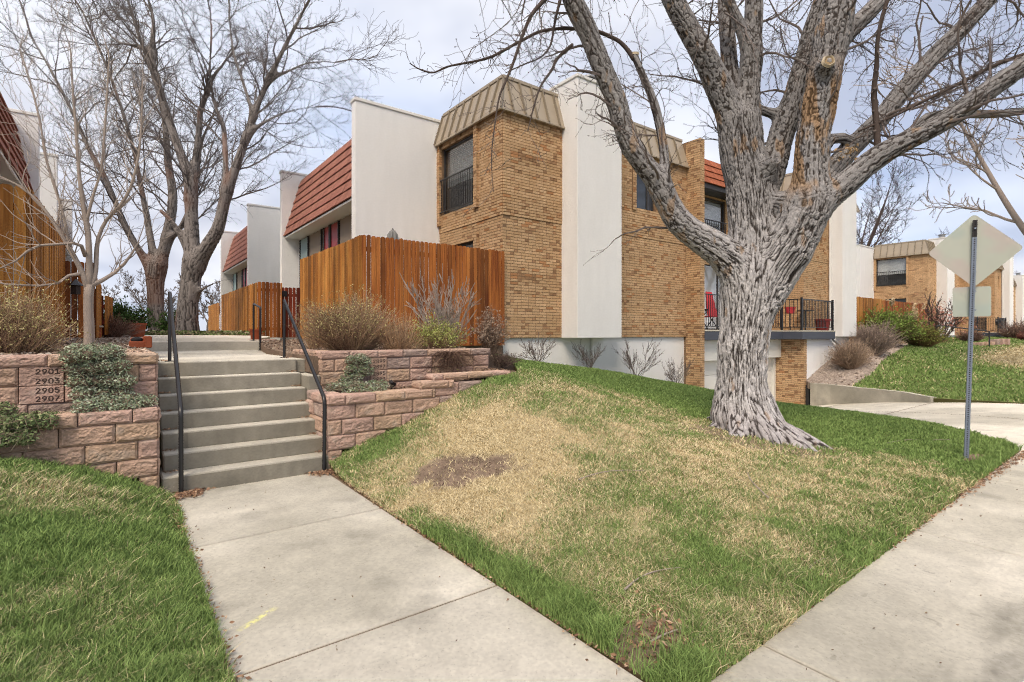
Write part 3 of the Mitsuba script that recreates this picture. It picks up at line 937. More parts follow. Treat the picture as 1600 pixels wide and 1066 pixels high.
def brick_face(nrm, plane, h0, h1, z0, z1, holes=(), seed=1, dark=0.2, proud=0.010):
    """Bricks of one wall face. nrm 'x': the face looks to -X and runs along Y; 'y': it looks to -Y and runs along X. holes: (h0, h1, z0, z1)."""
    r = np.random.default_rng(seed)
    out = []
    nrow = int(round((z1 - z0) / COURSE))
    ch = (z1 - z0) / nrow
    for i in range(nrow):
        za, zb = z0 + i * ch + JOINT / 2, z0 + (i + 1) * ch - JOINT / 2
        zc = (za + zb) / 2
        h = h0 - (0.5 * (BL + JOINT) if i % 2 else 0) - 0.05 * r.random() * 0
        band = 0.5 + 0.5 * math.sin(i * 0.37 + seed)
        while h < h1 - 0.02:
            head = r.random() < 0.36
            L = (BL - JOINT) / 2 if head else BL
            a, b = max(h, h0 + 0.002), min(h + L, h1 - 0.002)
            h += L + JOINT
            if b - a < 0.02:
                continue
            pieces = [(a, b)]
            for (p, q, zl, zh) in holes:
                if zl < zc < zh:
                    nxt = []
                    for (s, t) in pieces:
                        if t <= p or s >= q:
                            nxt.append((s, t))
                        else:
                            if p - s > 0.02:
                                nxt.append((s, p - .002))
                            if t - q > 0.02:
                                nxt.append((q + .002, t))
                    pieces = nxt
            for (s, t) in pieces:
                k = r.random()
                c = np.array([.50, .325, .180]) * (1 - k) + np.array([.575, .395, .235]) * k
                if r.random() < (0.42 if head else 0.01) * (dark / 0.2):
                    c = np.array([.36, .215, .12]) * (0.75 + 0.5 * r.random())
                elif r.random() < 0.06:
                    c = np.array([.43, .225, .11]) * (0.85 + .3 * r.random())
                c = c * (0.90 + 0.12 * band) * r.normal(1, 0.03)
                pr_ = proud + r.normal(0, 0.0018)
                if nrm == 'x':
                    out.append(((plane - pr_, s, za), (plane + .02, t, zb), c))
                else:
                    out.append(((s, plane - pr_, za), (t, plane + .02, zb), c))
    return out


def wall_with_holes(m, nrm, plane, thick, h0, h1, z0, z1, holes=(), c=(.5, .5, .5)):
    """A wall slab behind the plane with openings cut through."""
    for i, z in enumerate(sorted({z0, z1, *[q for hh in holes for q in hh[2:]]})[:-1]):
        zs = sorted({z0, z1, *[q for hh in holes for q in hh[2:]]})
        za, zb = zs[i], zs[i + 1]
        segs = [(h0, h1)]
        for (p, q, zl, zh) in holes:
            if zl < (za + zb) / 2 < zh:
                segs = [s for (a, b) in segs for s in ((a, min(b, p)), (max(a, q), b)) if s[1] - s[0] > 1e-3]
        for (a, b) in segs:
            if nrm == 'x':
                m.box((plane, a, za), (plane + thick, b, zb), c)
            else:
                m.box((a, plane, za), (b, plane + thick, zb), c)
    return m


def window(parent, nrm, plane, h0, h1, z0, z1, recess=0.10, fw=0.05, mull=(), blind=None, name='window', label=None, pane='pane_glass'):
    """Frame, panes and an optional blind set back in an opening."""
    w = put(name, _frame(nrm, plane + recess, h0, h1, z0, z1, fw, mull), 'dark_frame', parent=parent, label=label)
    m = MB()
    p = plane + recess + 0.03
    if nrm == 'x':
        m.add([(p, h0, z0), (p, h1, z0), (p, h1, z1), (p, h0, z1)], [[0, 3, 2, 1]])
    else:
        m.add([(h0, p, z0), (h1, p, z0), (h1, p, z1), (h0, p, z1)], [[0, 1, 2, 3]])
    put('pane', m, pane, parent=w)
    m = MB()
    q = p + 0.5
    if nrm == 'x':
        m.box((q, h0, z0), (q + .02, h1, z1))
    else:
        m.box((h0, q, z0), (h1, q + .02, z1))
    if pane == 'clear_glass':
        put('room', m, 'interior_dark', parent=w)
    if blind:
        b0, b1, zb0, zb1, bm = blind
        m = MB()
        z = zb0
        while z < zb1 - 0.01:       # horizontal slats
            zt = min(z + 0.048, zb1)
            if nrm == 'x':
                m.frame_box((p + .06, b0, z), (0, b1 - b0, 0), (.018, 0, zt - z - .004), (.003, 0, 0))
            else:
                m.frame_box((b0, p + .06, z), (b1 - b0, 0, 0), (0, .018, zt - z - .004), (0, .003, 0))
            z += 0.05
        put('blind', m, bm, parent=w)
    return w


def _frame(nrm, p, h0, h1, z0, z1, fw, mull):
    m = MB()
    rects = [(h0, h0 + fw, z0, z1), (h1 - fw, h1, z0, z1), (h0 + fw, h1 - fw, z0, z0 + fw), (h0 + fw, h1 - fw, z1 - fw, z1)]
    rects += [(q - fw * .5, q + fw * .5, z0 + fw, z1 - fw) for q in mull]
    for (a, b, c, d) in rects:
        if nrm == 'x':
            m.box((p, a, c), (p + .06, b, d), ch=.004)
        else:
            m.box((a, p, c), (b, p + .06, d), ch=.004)
    return m


def railing(parent, pts, z0, z1, step, posts=(), bar=0.008, name='railing'):
    """Black metal railing along the 2D polyline."""
    m = MB()
    for a, b in zip(pts[:-1], pts[1:]):
        a, b = np.array(a, float), np.array(b, float)
        L = np.linalg.norm(b - a)
        d = (b - a) / L
        n = np.array([d[1], -d[0]])
        for z, h in ((z1 - .03, .03), (z0 + .08, .025)):
            m.frame_box((*(a - n * .012), z), (*(d * L), 0), (*(n * .028), 0), (0, 0, h))
        k = max(2, int(L / step))
        for i in range(1, k):
            p = a + d * L * i / k
            m.frame_box((*(p - d * bar - n * bar * .3), z0 + .1), (*(d * 2 * bar), 0), (*(n * 2 * bar), 0), (0, 0, z1 - z0 - .125))
    r = put(name, m, 'black_metal', parent=parent)
    for p in posts:
        put('post', MB().box((p[0] - .035, p[1] - .035, z0 - .02), (p[0] + .035, p[1] + .035, z1 + .05), ch=.008), 'black_metal', parent=r)
    return r


def metal_mansard(parent, path, zb, zt, setback, pitch, near=True, fascia=True):
    """Standing-seam panels on a sloping roof edge along the 2D path (outer edge, outside on the right); setback: how far the top steps inwards."""
    path = [np.array(p, float) for p in path]
    mk = put('metal_roof', MB().box((path[0][0] - 1e-3, path[0][1] - 1e-3, zb), (path[0][0], path[0][1], zb + 1e-3)), 'roof_metal', parent=parent) if False else None
    dirs = [(b - a) / np.linalg.norm(b - a) for a, b in zip(path[:-1], path[1:])]
    nrm = [np.array([d[1], -d[0]]) for d in dirs]
    top = []
    for i, p in enumerate(path):
        ns = [nrm[j] for j in (i - 1, i) if 0 <= j < len(nrm)]
        off = sum(ns) if len(ns) == 2 else ns[0]
        top.append(p - off * setback)
    trim = MB()
    for i, d in enumerate(dirs):
        a, b = path[i], path[i + 1]
        L = np.linalg.norm(b - a)
        trim.frame_box((*(a + nrm[i] * .02), zb - .035), (*(d * L), 0), (*(-nrm[i] * .06), 0), (0, 0, .04))
        ta, tb = top[i], top[i + 1]
        trim.frame_box((*(ta + nrm[i] * .03), zt - .01), (*(tb - ta), 0), (*(-nrm[i] * .2), 0), (0, 0, .07))
    root = put('metal_roof', trim, 'roof_metal', parent=parent)
    seam = MB()
    for i, d in enumerate(dirs):
        a, b, ta, tb = path[i], path[i + 1], top[i], top[i + 1]
        L = np.linalg.norm(b - a)
        n = max(1, int(round(L / pitch)))
        for k in range(n):
            s0, s1 = k / n, (k + 1) / n
            # panel edges run up the slope; at the ends they follow the hip
            def edge(s):
                lo = a + (b - a) * s
                hi = ta + (tb - ta) * np.clip(np.dot(lo - ta, tb - ta) / np.dot(tb - ta, tb - ta), 0, 1) if 0 < s < 1 else (ta if s == 0 else tb)
                return lo, hi
            (l0, h0), (l1, h1) = edge(s0), edge(s1)
            o = -nrm[i] * .03
            v = [(*l0, zb), (*l1, zb), (*h1, zt), (*h0, zt), (*(l0 + o), zb), (*(l1 + o), zb), (*(h1 + o), zt), (*(h0 + o), zt)]
            f = np.array([[0, 1, 2, 3], [5, 4, 7, 6], [1, 5, 6, 2], [4, 0, 3, 7], [3, 2, 6, 7], [4, 5, 1, 0]])
            put('panel', MB().add(v, f), 'roof_metal', parent=root)
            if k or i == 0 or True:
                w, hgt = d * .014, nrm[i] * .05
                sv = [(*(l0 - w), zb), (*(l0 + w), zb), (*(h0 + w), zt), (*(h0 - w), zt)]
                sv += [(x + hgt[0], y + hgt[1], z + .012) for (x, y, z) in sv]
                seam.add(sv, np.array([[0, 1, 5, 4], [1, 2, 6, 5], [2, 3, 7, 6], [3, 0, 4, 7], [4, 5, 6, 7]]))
    put('seam', seam, 'roof_seam_shaded', parent=root)
    return root


def tile_mansard(parent, axis, h0, h1, eave, zb, top, zt, rows, bsdf, tile, sgn=-1, split=True):
    """Rows of flat tiles on a steep slope. axis 'y': the slope runs along Y and looks to sgn*X (eave and top are X); axis 'x': along X, looks to -Y."""
    back = MB()

    def P(h, s, z):
        return (s, h, z) if axis == 'y' else (h, s, z)
    v = [P(h0, eave - sgn * .05, zb), P(h1, eave - sgn * .05, zb), P(h1, top - sgn * .05, zt), P(h0, top - sgn * .05, zt),
         P(h0, top - sgn * .5, zt), P(h1, top - sgn * .5, zt), P(h0, top - sgn * .5, zb), P(h1, top - sgn * .5, zb)]
    back.add(v, np.array([[0, 1, 2, 3], [3, 2, 5, 4], [0, 3, 4, 6], [1, 7, 5, 2], [0, 6, 7, 1]]))
    root = put('tile_roof', back, 'soffit_brown', parent=parent)
    L = h1 - h0
    n = int(round(L / tile))
    rr = np.random.default_rng(int(abs(h0 * 10)) + rows)
    sheet_m = MB()
    for i in range(rows):
        t0, t1 = i / rows, (i + 1.12) / rows
        for k in range(n):
            a, b = h0 + L * k / n, h0 + L * (k + 1) / n
            a, b = a + .006, b - .006
            lift = .052 + rr.normal(0, .003)
            sl = eave + (top - eave) * t0
            sh = eave + (top - eave) * min(t1, 1)
            z0, z1 = zb + (zt - zb) * t0, zb + (zt - zb) * min(t1, 1)
            v = [P(a, sl + sgn * lift, z0), P(b, sl + sgn * lift, z0), P(b, sh + sgn * .012, z1), P(a, sh + sgn * .012, z1),
                 P(a, sl, z0), P(b, sl, z0), P(b, sh - sgn * .02, z1), P(a, sh - sgn * .02, z1)]
            f = np.array([[0, 1, 2, 3], [0, 4, 5, 1], [0, 3, 7, 4], [1, 5, 6, 2], [3, 2, 6, 7]])
            if split:
                put('tile', MB().add(v, f), bsdf, parent=root)
            else:
                sheet_m.add(v, f)
    if not split:
        put('tile_field', sheet_m, bsdf, parent=root, kind='stuff')
    return root


def chimney(parent, x0, x1, y0, y1, z0, z1):
    c = put('chimney', MB().box((x0, y0, z0), (x1, y1, z1 - .05), ch=.01), 'stucco', parent=parent)
    put('cap', MB().box((x0 - .03, y0 - .03, z1 - .048), (x1 + .03, y1 + .03, z1 + .03), ch=.01), 'white_trim', parent=c)
    cx, cy = x0 + .55 * (x1 - x0), (y0 + y1) / 2
    put('flue', MB().tube([(cx, cy, z1), (cx, cy, z1 + .28)], .17, 16).tube([(cx, cy, z1 + .30), (cx, cy, z1 + .34)], .22, 16), 'flue_metal', smooth=40, parent=c)


def brick_house(label, ox, oy, near, group=None):
    """Street end of a house row: brick bay, chimney, second brick bay, wing wall, recess with garage and balcony, third brick bay, chimney."""
    H = thing('brick_house', label, 'house', group)
    X = lambda x: x + ox
    Yy = lambda y: y + oy
    core = 'mortar' if near else 'far_brick'
    found = []

    def face(nrm, plane, h0, h1, z0, z1, holes=(), seed=1, dark=.2, thick=.25, belt=None):
        m = wall_with_holes(MB(), nrm, plane, thick, h0, h1, z0, z1, holes)
        key = put('brick_wall', m, core, parent=H)
        if near:
            parts = [(z0, z1, .010)] if belt is None else [(z0, belt - .002, .006), (belt, z1, .026)]
            for (za, zb, pr_) in parts:
                for b in brick_face(nrm, plane, h0, h1, za, zb, holes, seed, dark, pr_):
                    found.append((key, b))
        return key

    # first bay, west face and street face
    yb, xb = Yy(9.642), X(6.977)
    win1 = (Yy(10.74), Yy(12.42), 4.70, 6.46)
    win0 = (Yy(10.74), Yy(11.90), 2.35, 3.83)
    face('x', xb, yb, Yy(12.56), 1.43, 6.66, (win1, win0), 3, .10, belt=4.222)  # fewer dark bricks here: slanting sun on the west face put into the colours
    face('y', yb + .002, xb + .002, X(8.775), 1.43, 6.66, (), 4, .26, belt=4.222)
    win2 = (X(11.51), X(12.45), 5.03, 6.10)
    face('y', yb + .001, X(10.30), X(13.88), 1.43, 6.66, (win2,), 5, .2, belt=4.222)
    # brick pilasters beside the windows
    for (y0, y1, z0, z1) in ((12.42, 12.55, 4.40, 6.60), (10.60, 10.74, 4.56, 6.60), (10.60, 10.74, 2.1, 3.98)):
        m = MB().box((xb - .085, Yy(y0), z0), (xb + .05, Yy(y1), z1))
        key = put('brick_pilaster', m, core, parent=H)
        if near:
            for nr, pl, a, b in (('x', xb - .086, Yy(y0), Yy(y1)), ('y', Yy(y0) - .001, xb - .085, xb - .012)):
                for q in brick_face(nr, pl, a, b, z0, z1, (), int(z0 * 7) + (nr == 'x'), .45, .008):
                    found.append((key, q))
    m = MB().box((X(11.36), yb - .06, 4.95), (X(11.505), yb + .03, 6.6))
    key = put('brick_pilaster', m, core, parent=H)
    if near:
        for q in brick_face('y', yb - .061, X(11.36), X(11.505), 4.95, 6.6, (), 77, .5, .008):
            found.append((key, q))
    # wing wall
    m = MB().box((X(13.878), Yy(9.158), -1.3), (X(14.092), Yy(10.3), 7.36))
    key = put('brick_wing', m, core, parent=H)
    if near:
        for q in brick_face('x', X(13.877), Yy(9.158), Yy(9.64), -1.3, 7.36, (), 8, .32) + brick_face('y', Yy(9.157), X(13.878), X(14.092), -1.3, 7.36, (), 9, .15):
            found.append((key, q))
    # third bay (behind the balcony) and its pier below
    xc, yc = X(19.85), Yy(8.88)
    win3 = (X(20.85), X(21.35), 5.0, 6.0)
    face('x', xc, yc, Yy(10.1), 1.45, 6.66, (), 11, .12, belt=4.222)
    face('y', yc + .002, xc + .002, X(22.0), 1.45, 6.66, (win3,), 12, .12, belt=4.222)
    m = MB().box((X(19.28), Yy(8.62), -1.3), (X(19.50), Yy(9.72), 1.328))
    key = put('brick_pier', m, core, parent=H)
    if near:
        for q in brick_face('x', X(19.279), Yy(8.62), Yy(9.72), -1.3, 1.328, (), 14, .4) + brick_face('y', Yy(8.619), X(19.28), X(19.50), -1.3, 1.328, (), 15, .1):
            found.append((key, q))
    # recess: upper wall with wide window, lower wall with sliding door
    win4 = (X(14.15), X(16.7), 4.36, 6.05)
    door4 = (X(14.15), X(18.9), 1.66, 3.85)
    face('y', Yy(10.05), X(14.09), X(19.86), 1.45, 6.66, (win4, door4), 17, .15)
    if near:
        ctr = np.array([[(b[0][i] + b[1][i]) / 2 for i in range(3)] for _, b in found])
        dd = np.linalg.norm(ctr - np.array(EYE), axis=1)
        # pieces that show largest: the nearest, above the fence line
        dd = dd + np.where((ctr[:, 2] < 3.2) & (ctr[:, 1] > 9.7), 50, 0)
        single = set(np.argsort(dd)[:300].tolist())
        rest = {}
        for i, (key, (lo, hi, c)) in enumerate(found):
            if i in single:
                put('brick', MB().box(lo, hi, c, ch=.003), 'brick', color=True, parent=key)
            else:
                rest.setdefault(key, MB()).box(lo, hi, c)
        for key, m in rest.items():
            put('brickwork', m, 'brick', color=True, parent=key, kind='stuff')
    # windows
    wv = (win1[0] + .04, win1[1] - .04, 5.45, win1[3] - .05, 'blind_grey' if near else 'blind')
    window(H, 'x', xb, *win1, recess=.05, blind=wv, label='large upper window with a black balcony railing across it', pane='clear_glass')
    m = MB().box((xb + .17, win1[0], 4.70), (xb + .19, win1[1], 5.44))
    put('screen', m, 'interior_dark', parent=H)
    railing(H, [(xb - .06, win1[1] + .02), (xb - .06, win1[0] - .02)], 4.66, 5.62, .105, name='window_railing')
    window(H, 'x', xb, *win0, recess=.12)
    window(H, 'y', yb, *win2, recess=.1, mull=((win2[0] + .66),), pane='pane_glass')
    window(H, 'y', yc, *win3, recess=.1)
    window(H, 'y', Yy(10.05), *win4, recess=.05, mull=(X(15.4),), blind=(win4[0] + .04, win4[1] - .04, 5.2, 5.98, 'blind'), pane='clear_glass')
    put('screen', MB().box((win4[0], Yy(10.28), 4.38), (win4[1], Yy(10.30), 5.17)), 'interior_dark', parent=H)
    railing(H, [(win4[0], Yy(9.98)), (win4[1], Yy(9.98))], 4.34, 5.30, .105, name='window_railing')
    window(H, 'y', Yy(10.05), *door4, recess=.05, mull=(X(15.2), X(16.35), X(17.6)), name='sliding_door', blind=(X(14.2), X(15.15), 1.75, 3.8, 'teal_curtain'), pane='clear_glass')
    # foundation, stucco party wall (fin), roof body
    put('foundation', MB().box((xb + .06, yb + .07, -.4), (X(13.876), Yy(10.4), 1.428)).box((X(19.502), Yy(8.66), -1.3), (X(23.2), Yy(10.5), 1.448)).box((X(13.9), Yy(10.28), -1.3), (X(19.9), Yy(10.5), 1.45)), 'stucco', parent=H)
    fin = put('party_wall', MB().box((X(4.643), Yy(12.55), 1.2), (X(8.6), Yy(12.80), 7.22), ch=.008), 'stucco', parent=H)
    put('coping', MB().box((X(4.615), Yy(12.52), 7.222), (X(8.6), Yy(12.83), 7.30), ch=.008), 'white_trim', parent=fin)
    put('roof_deck', MB().box((X(7.9), Yy(10.5), 6.4), (X(23.0), Yy(20.0), 7.30)).box((X(7.4), Yy(10.05), 6.66), (X(8.2), Yy(12.5), 7.30)).box((X(8.2), Yy(10.05), 6.66), (X(23.4), Yy(10.6), 7.25)), 'roof_metal', parent=H)
    put('body', MB().box((X(7.2), Yy(10.6), 1.2), (X(23.1), Yy(20.0), 6.6)).box((X(20.1), Yy(9.2), 1.45), (X(23.2), Yy(10.6), 6.6)), 'stucco', parent=H)
    put('soffit', MB().box((xb - .13, yb - .09, 6.60), (X(8.9), Yy(12.52), 6.64)).box((X(10.3), yb - .09, 6.60), (X(13.87), yb + .3, 6.64)), 'soffit_brown', parent=H)
    metal_mansard(H, [(X(6.83), Yy(12.53)), (X(6.83), Yy(9.53)), (X(8.95), Yy(9.53))], 6.58, 7.42, .26, .36)
    metal_mansard(H, [(X(10.28), Yy(9.53)), (X(13.87), Yy(9.53))], 6.58, 7.42, .26, .45)
    metal_mansard(H, [(X(19.70), Yy(10.05)), (X(19.70), Yy(8.75)), (X(24.5), Yy(8.75)), (X(24.5), Yy(12.0))], 6.58, 7.42, .26, .45)
    tile_mansard(H, 'x', X(14.10), X(19.68), Yy(9.50), 6.26, Yy(9.86), 7.18, 4, 'roof_tile_orange', .24, split=near)
    put('recess_fascia', MB().box((X(14.10), Yy(9.52), 6.10), (X(19.84), Yy(10.04), 6.25)), 'dark_frame', parent=H)
    # chimneys
    chimney(H, X(8.769), X(10.33), Yy(9.078), Yy(10.05), 1.42, 7.70)
    chimney(H, X(21.92), X(23.20), Yy(8.386), Yy(9.25), 1.42, 7.70)
    put('downspout', MB().tube([(X(21.84), Yy(8.80), 6.5), (X(21.84), Yy(8.80), 1.5)], .04, 8), 'white_trim', parent=H)
    put('downspout', MB().tube(bend([(X(9.85), yb + .03, 1.40), (X(9.85), yb + .03, .3)]), .04, 8), 'white_trim', parent=H)
    put('drain_pipe', MB().tube(bend([(X(21.5), Yy(8.56), 1.40), (X(21.5), Yy(8.56), 1.30), (X(22.9), Yy(8.5), .75), (X(22.95), Yy(8.5), .55)]), .045, 8), 'grey_pipe', parent=H)
    put('drain_post', MB().box((X(19.36), Yy(8.46), -1.2), (X(19.50), Yy(8.60), -.28), ch=.01), 'black_metal', parent=H)
    # garage
    put('garage_header', MB().box((X(14.094), Yy(9.40), .68), (X(19.276), Yy(9.70), 1.326), ch=.008).box((X(14.094), Yy(9.60), -1.3), (X(14.22), Yy(9.72), .66)).box((X(19.14), Yy(9.60), -1.3), (X(19.276), Yy(9.72), .66)), 'garage_white', parent=H)
    gd = put('garage_door', MB().box((X(14.22), Yy(9.70), -1.3), (X(19.14), Yy(9.76), .66)), 'garage_white', parent=H, label='white sectional garage door below the balcony')
    for i in range(4):
        z0 = -1.2 + i * .465
        put('panel', MB().box((X(14.23), Yy(9.665), z0 + .006), (X(19.13), Yy(9.71), z0 + .459), ch=.012), 'garage_white', parent=gd)
    # balcony
    bal = put('balcony', MB().box((X(14.094), Yy(9.14), 1.335), (X(18.84), Yy(10.04), 1.60), ch=.008).box((X(18.842), Yy(8.46), 1.335), (X(21.44), Yy(10.0), 1.60), ch=.008), 'slab_paint', parent=H, label='dark painted balcony slab with black railing')
    put('deck', MB().box((X(14.094), Yy(9.13), 1.602), (X(18.85), Yy(10.04), 1.645), ch=.006).box((X(18.852), Yy(8.45), 1.602), (X(21.45), Yy(10.0), 1.645), ch=.006), 'concrete', parent=bal)
    railing(bal, [(X(14.13), Yy(9.20)), (X(18.90), Yy(9.20)), (X(18.90), Yy(8.52)), (X(21.36), Yy(8.52)), (X(21.36), Yy(8.86))], 1.66, 2.74, .115,
            posts=((X(18.90), Yy(8.52)), (X(21.36), Yy(8.52)), (X(18.90), Yy(9.20)), (X(16.5), Yy(9.20))))
    return H


MAIN = brick_house('large brick and white stucco house behind the big tree, with tan metal roof edge', 0, 0, True)
EAST1 = brick_house('brick house with white chimney seen just left of the road sign', 33.67, 1.10, False)
EAST2 = brick_house('farthest brick house at the right edge of the picture behind the sign', 67.3, 2.9, False)


def court_side(parent, y0, y1, sgn=1, xo=0.0, split=True, fin0=False, fin1=True, tile=.34, top=5.32):
    """Court side of a house row: tiled mansard over a tall window wall between stucco party walls. sgn -1 mirrors it across the court."""
    X = lambda x: (x if sgn > 0 else -x) + xo

    def bx(m, a, b, **k):
        return m.box((X(a[0]), a[1], a[2]), (X(b[0]), b[1], b[2]), **k)
    if fin0:
        f = put('party_wall', bx(MB(), (4.643, y0 - .25, 1.2), (9.0, y0, 7.22), ch=.008), 'stucco', parent=parent)
        put('coping', bx(MB(), (4.615, y0 - .28, 7.222), (9.0, y0 + .03, 7.30), ch=.008), 'white_trim', parent=f)
    if fin1:
        f = put('party_wall', bx(MB(), (4.643, y1, 1.2), (9.0, y1 + .25, 7.22), ch=.008), 'stucco', parent=parent)
        put('coping', bx(MB(), (4.615, y1 - .03, 7.222), (9.0, y1 + .28, 7.30), ch=.008), 'white_trim', parent=f)
    tile_mansard(parent, 'y', y0, y1, X(4.74), 4.98, X(top), 7.05, 7, 'roof_tile_red', tile, sgn=-sgn, split=split)
    put('eave_soffit', bx(MB(), (4.74, y0, 4.90), (6.0, y1, 4.955)), 'white_trim', parent=parent)
    put('roof_deck', bx(MB(), (5.34, y0, 6.9), (9.0, y1, 7.04)), 'roof_metal', parent=parent)
    L = y1 - y0
    xw = 5.25
    put('side_wall', bx(MB(), (xw + .06, y0, 1.3), (xw + .3, y1, 4.9)), 'stucco', parent=parent)
    w = put('window_wall', bx(MB(), (xw, y0 + .25, 1.4), (xw + .055, y1 - .5, 4.88)), 'beige_panel', parent=parent)
    for a, b, mt in ((.84, .965, 'teal_curtain'), (.515, .575, 'red_door'), (.40, .48, 'red_door'), (.43, .45, 'beige_panel')):
        if mt == 'beige_panel':
            continue
        put('glass_panel' if mt == 'teal_curtain' else 'red_panel', bx(MB(), (xw - .03, y0 + a * L, 1.45), (xw - .002, y0 + b * L, 4.84), ch=.005), mt, parent=w)
    for q in (.83, .97, .58, .505, .49, .385, .62):
        put('mullion', bx(MB(), (xw - .06, y0 + q * L - .03, 1.42), (xw - .003, y0 + q * L + .03, 4.86), ch=.005), 'dark_frame', parent=w)


court_side(MAIN, 12.80, 19.70)
B = thing('court_house', 'white stucco house with red tiled roof edge beyond the second cedar fence', 'house')
court_side(B, 25.85, 33.2, split=True, fin0=True)
put('body', MB().box((5.6, 25.9, 1.2), (14, 33, 6.9)), 'stucco', parent=B)
Lh = thing('court_house', 'white stucco house with red tiled roof edge at the left border of the picture', 'house')
court_side(Lh, 8.6, 18.5, sgn=-1, xo=3.0, fin0=True, tile=.30, top=5.14)
put('body', MB().box((-9, 8.6, 1.2), (-2.7, 18.5, 6.9)), 'stucco', parent=Lh)
L2 = thing('court_house', 'small glimpse of a white house with red tiles behind the young tree', 'house')
court_side(L2, 22.6, 29.5, sgn=-1, xo=3.1, fin0=True, split=False)
put('body', MB().box((-9, 22.6, 1.2), (-2.5, 29.4, 6.9)), 'stucco', parent=L2)

# ---------------------------------------------------------------- the big tree: one blended surface with bark
TREE_LIMBS = {
    'trunk': [(6.86,3.72,-0.06,0.45),(6.79,3.77,0.33,0.405),(6.73,3.82,0.68,0.375),(6.75,3.81,1.26,0.350),(6.79,3.77,1.8,0.362),(6.83,3.75,2.23,0.40)],
    'L1': [(6.8,3.77,2.1,0.302),(6.57,3.89,2.52,0.257),(6.27,4.05,2.75,0.213),(5.97,4.21,2.96,0.186),(5.77,4.3,3.25,0.168),(5.62,4.35,3.5,0.158),(5.44,4.42,3.73,0.149),(5.25,4.5,3.98,0.148),(5.09,4.55,4.45,0.143),(4.86,4.61,4.91,0.141),(4.76,4.67,5.19,0.136),(4.5,4.75,5.65,0.13),(4.38,4.78,5.89,0.122)],
    'L1b': [(5.71,4.28,3.37,0.067),(5.71,4.28,3.54,0.062),(5.76,4.37,4.12,0.068),(5.7,4.47,4.64,0.064),(5.65,4.58,4.95,0.056),(5.6,4.68,5.25,0.056)],
    'C': [(6.92,3.81,2.15,0.35),(7.0,3.81,2.77,0.344),(7.03,3.85,3.32,0.337),(7.01,3.93,3.9,0.331),(6.99,4.0,4.42,0.29)],
    'Ca': [(6.98,4.01,4.28,0.198),(6.78,4.1,4.8,0.197),(6.54,4.22,5.32,0.178),(6.27,4.36,5.8,0.159),(6.07,4.45,6.14,0.149),(5.97,4.52,6.4,0.14)],
    'Cb': [(7.03,4.1,4.64,0.137),(7.08,4.19,5.33,0.125),(7.09,4.24,5.94,0.116),(7.11,4.29,6.5,0.112),(7.09,4.3,6.78,0.103)],
    'Cc': [(7.04,3.97,4.28,0.198),(7.06,3.89,4.89,0.161),(7.1,3.86,5.56,0.139),(7.07,3.82,6.16,0.129),(7.08,3.81,6.51,0.12)],
    'Cd': [(7.05,3.84,5.31,0.098),(6.89,3.89,5.68,0.088),(6.75,3.93,5.92,0.079),(6.6,3.98,6.15,0.074)],
    'R0': [(6.96,3.65,2.06,0.345),(7.03,3.48,2.43,0.349),(7.12,3.28,2.8,0.327),(7.21,3.16,3.2,0.275)],
    'R1': [(7.19,3.17,3.08,0.258),(7.22,3.15,3.48,0.242),(7.24,3.13,4.0,0.225),(7.31,3.08,4.52,0.225),(7.38,3.02,5.04,0.229),(7.45,2.97,5.48,0.229),(7.52,2.92,5.87,0.2),(7.57,2.89,6.16,0.183)],
    'R1b': [(7.5,3.0,5.27,0.143),(7.79,2.84,5.58,0.118),(8.03,2.72,5.84,0.111),(8.31,2.57,6.17,0.103)],
    'R1cut': [(7.33,3.06,4.85,0.12),(7.19,2.96,4.87,0.115),(7.08,2.90,4.885,0.095)],
    'R2': [(7.2,3.78,3.5,0.206),(7.4,3.7,3.96,0.198),(7.48,3.64,4.33,0.18),(7.58,3.56,4.69,0.171),(7.68,3.48,5.14,0.162),(7.76,3.37,5.65,0.156),(7.85,3.24,6.16,0.147),(7.93,3.17,6.51,0.133)],
    'burl': [(7.0,3.62,3.70,0.16),(6.93,3.50,3.78,0.10)],
    'Rlow': [(7.03,3.79,3.12,0.132),(7.09,3.55,3.31,0.13),(7.18,3.3,3.25,0.144)],
    'R3': [(7.19,3.17,3.16,0.217),(7.39,2.89,3.36,0.172),(7.66,2.57,3.73,0.15),(7.83,2.31,3.91,0.139),(8.01,2.05,4.06,0.133),(8.26,1.68,4.36,0.13),(8.48,1.32,4.66,0.123),(8.62,1.03,4.89,0.113),(8.9,.6,5.25,.10)],
    'R4': [(7.4,3.19,3.41,0.17),(7.72,3.08,3.73,0.155),(7.99,3.01,4.0,0.149),(8.4,2.82,4.41,0.138),(8.85,2.61,4.95,0.135),(9.31,2.39,5.47,0.132),(9.78,2.16,5.96,0.125),(10.2,1.97,6.41,0.117),(10.53,1.78,6.82,0.108)],
    'R5': [(7.71,2.59,3.74,0.073),(7.92,2.56,3.92,0.066),(8.32,2.38,4.17,0.063),(8.65,2.26,4.42,0.064),(8.88,2.15,4.47,0.06),(9.6,1.8,4.53,0.057),(10.06,1.57,4.61,0.053),(10.56,1.32,4.73,0.045)],
    'R6': [(7.47,3.14,3.92,0.094),(7.73,3.01,4.16,0.073),(7.89,2.96,4.16,0.06),(8.01,2.92,4.13,0.043)],
    'mid': [(7.19,3.92,4.73,0.063),(7.35,3.8,4.67,0.063),(7.5,3.62,4.58,0.063)],
}
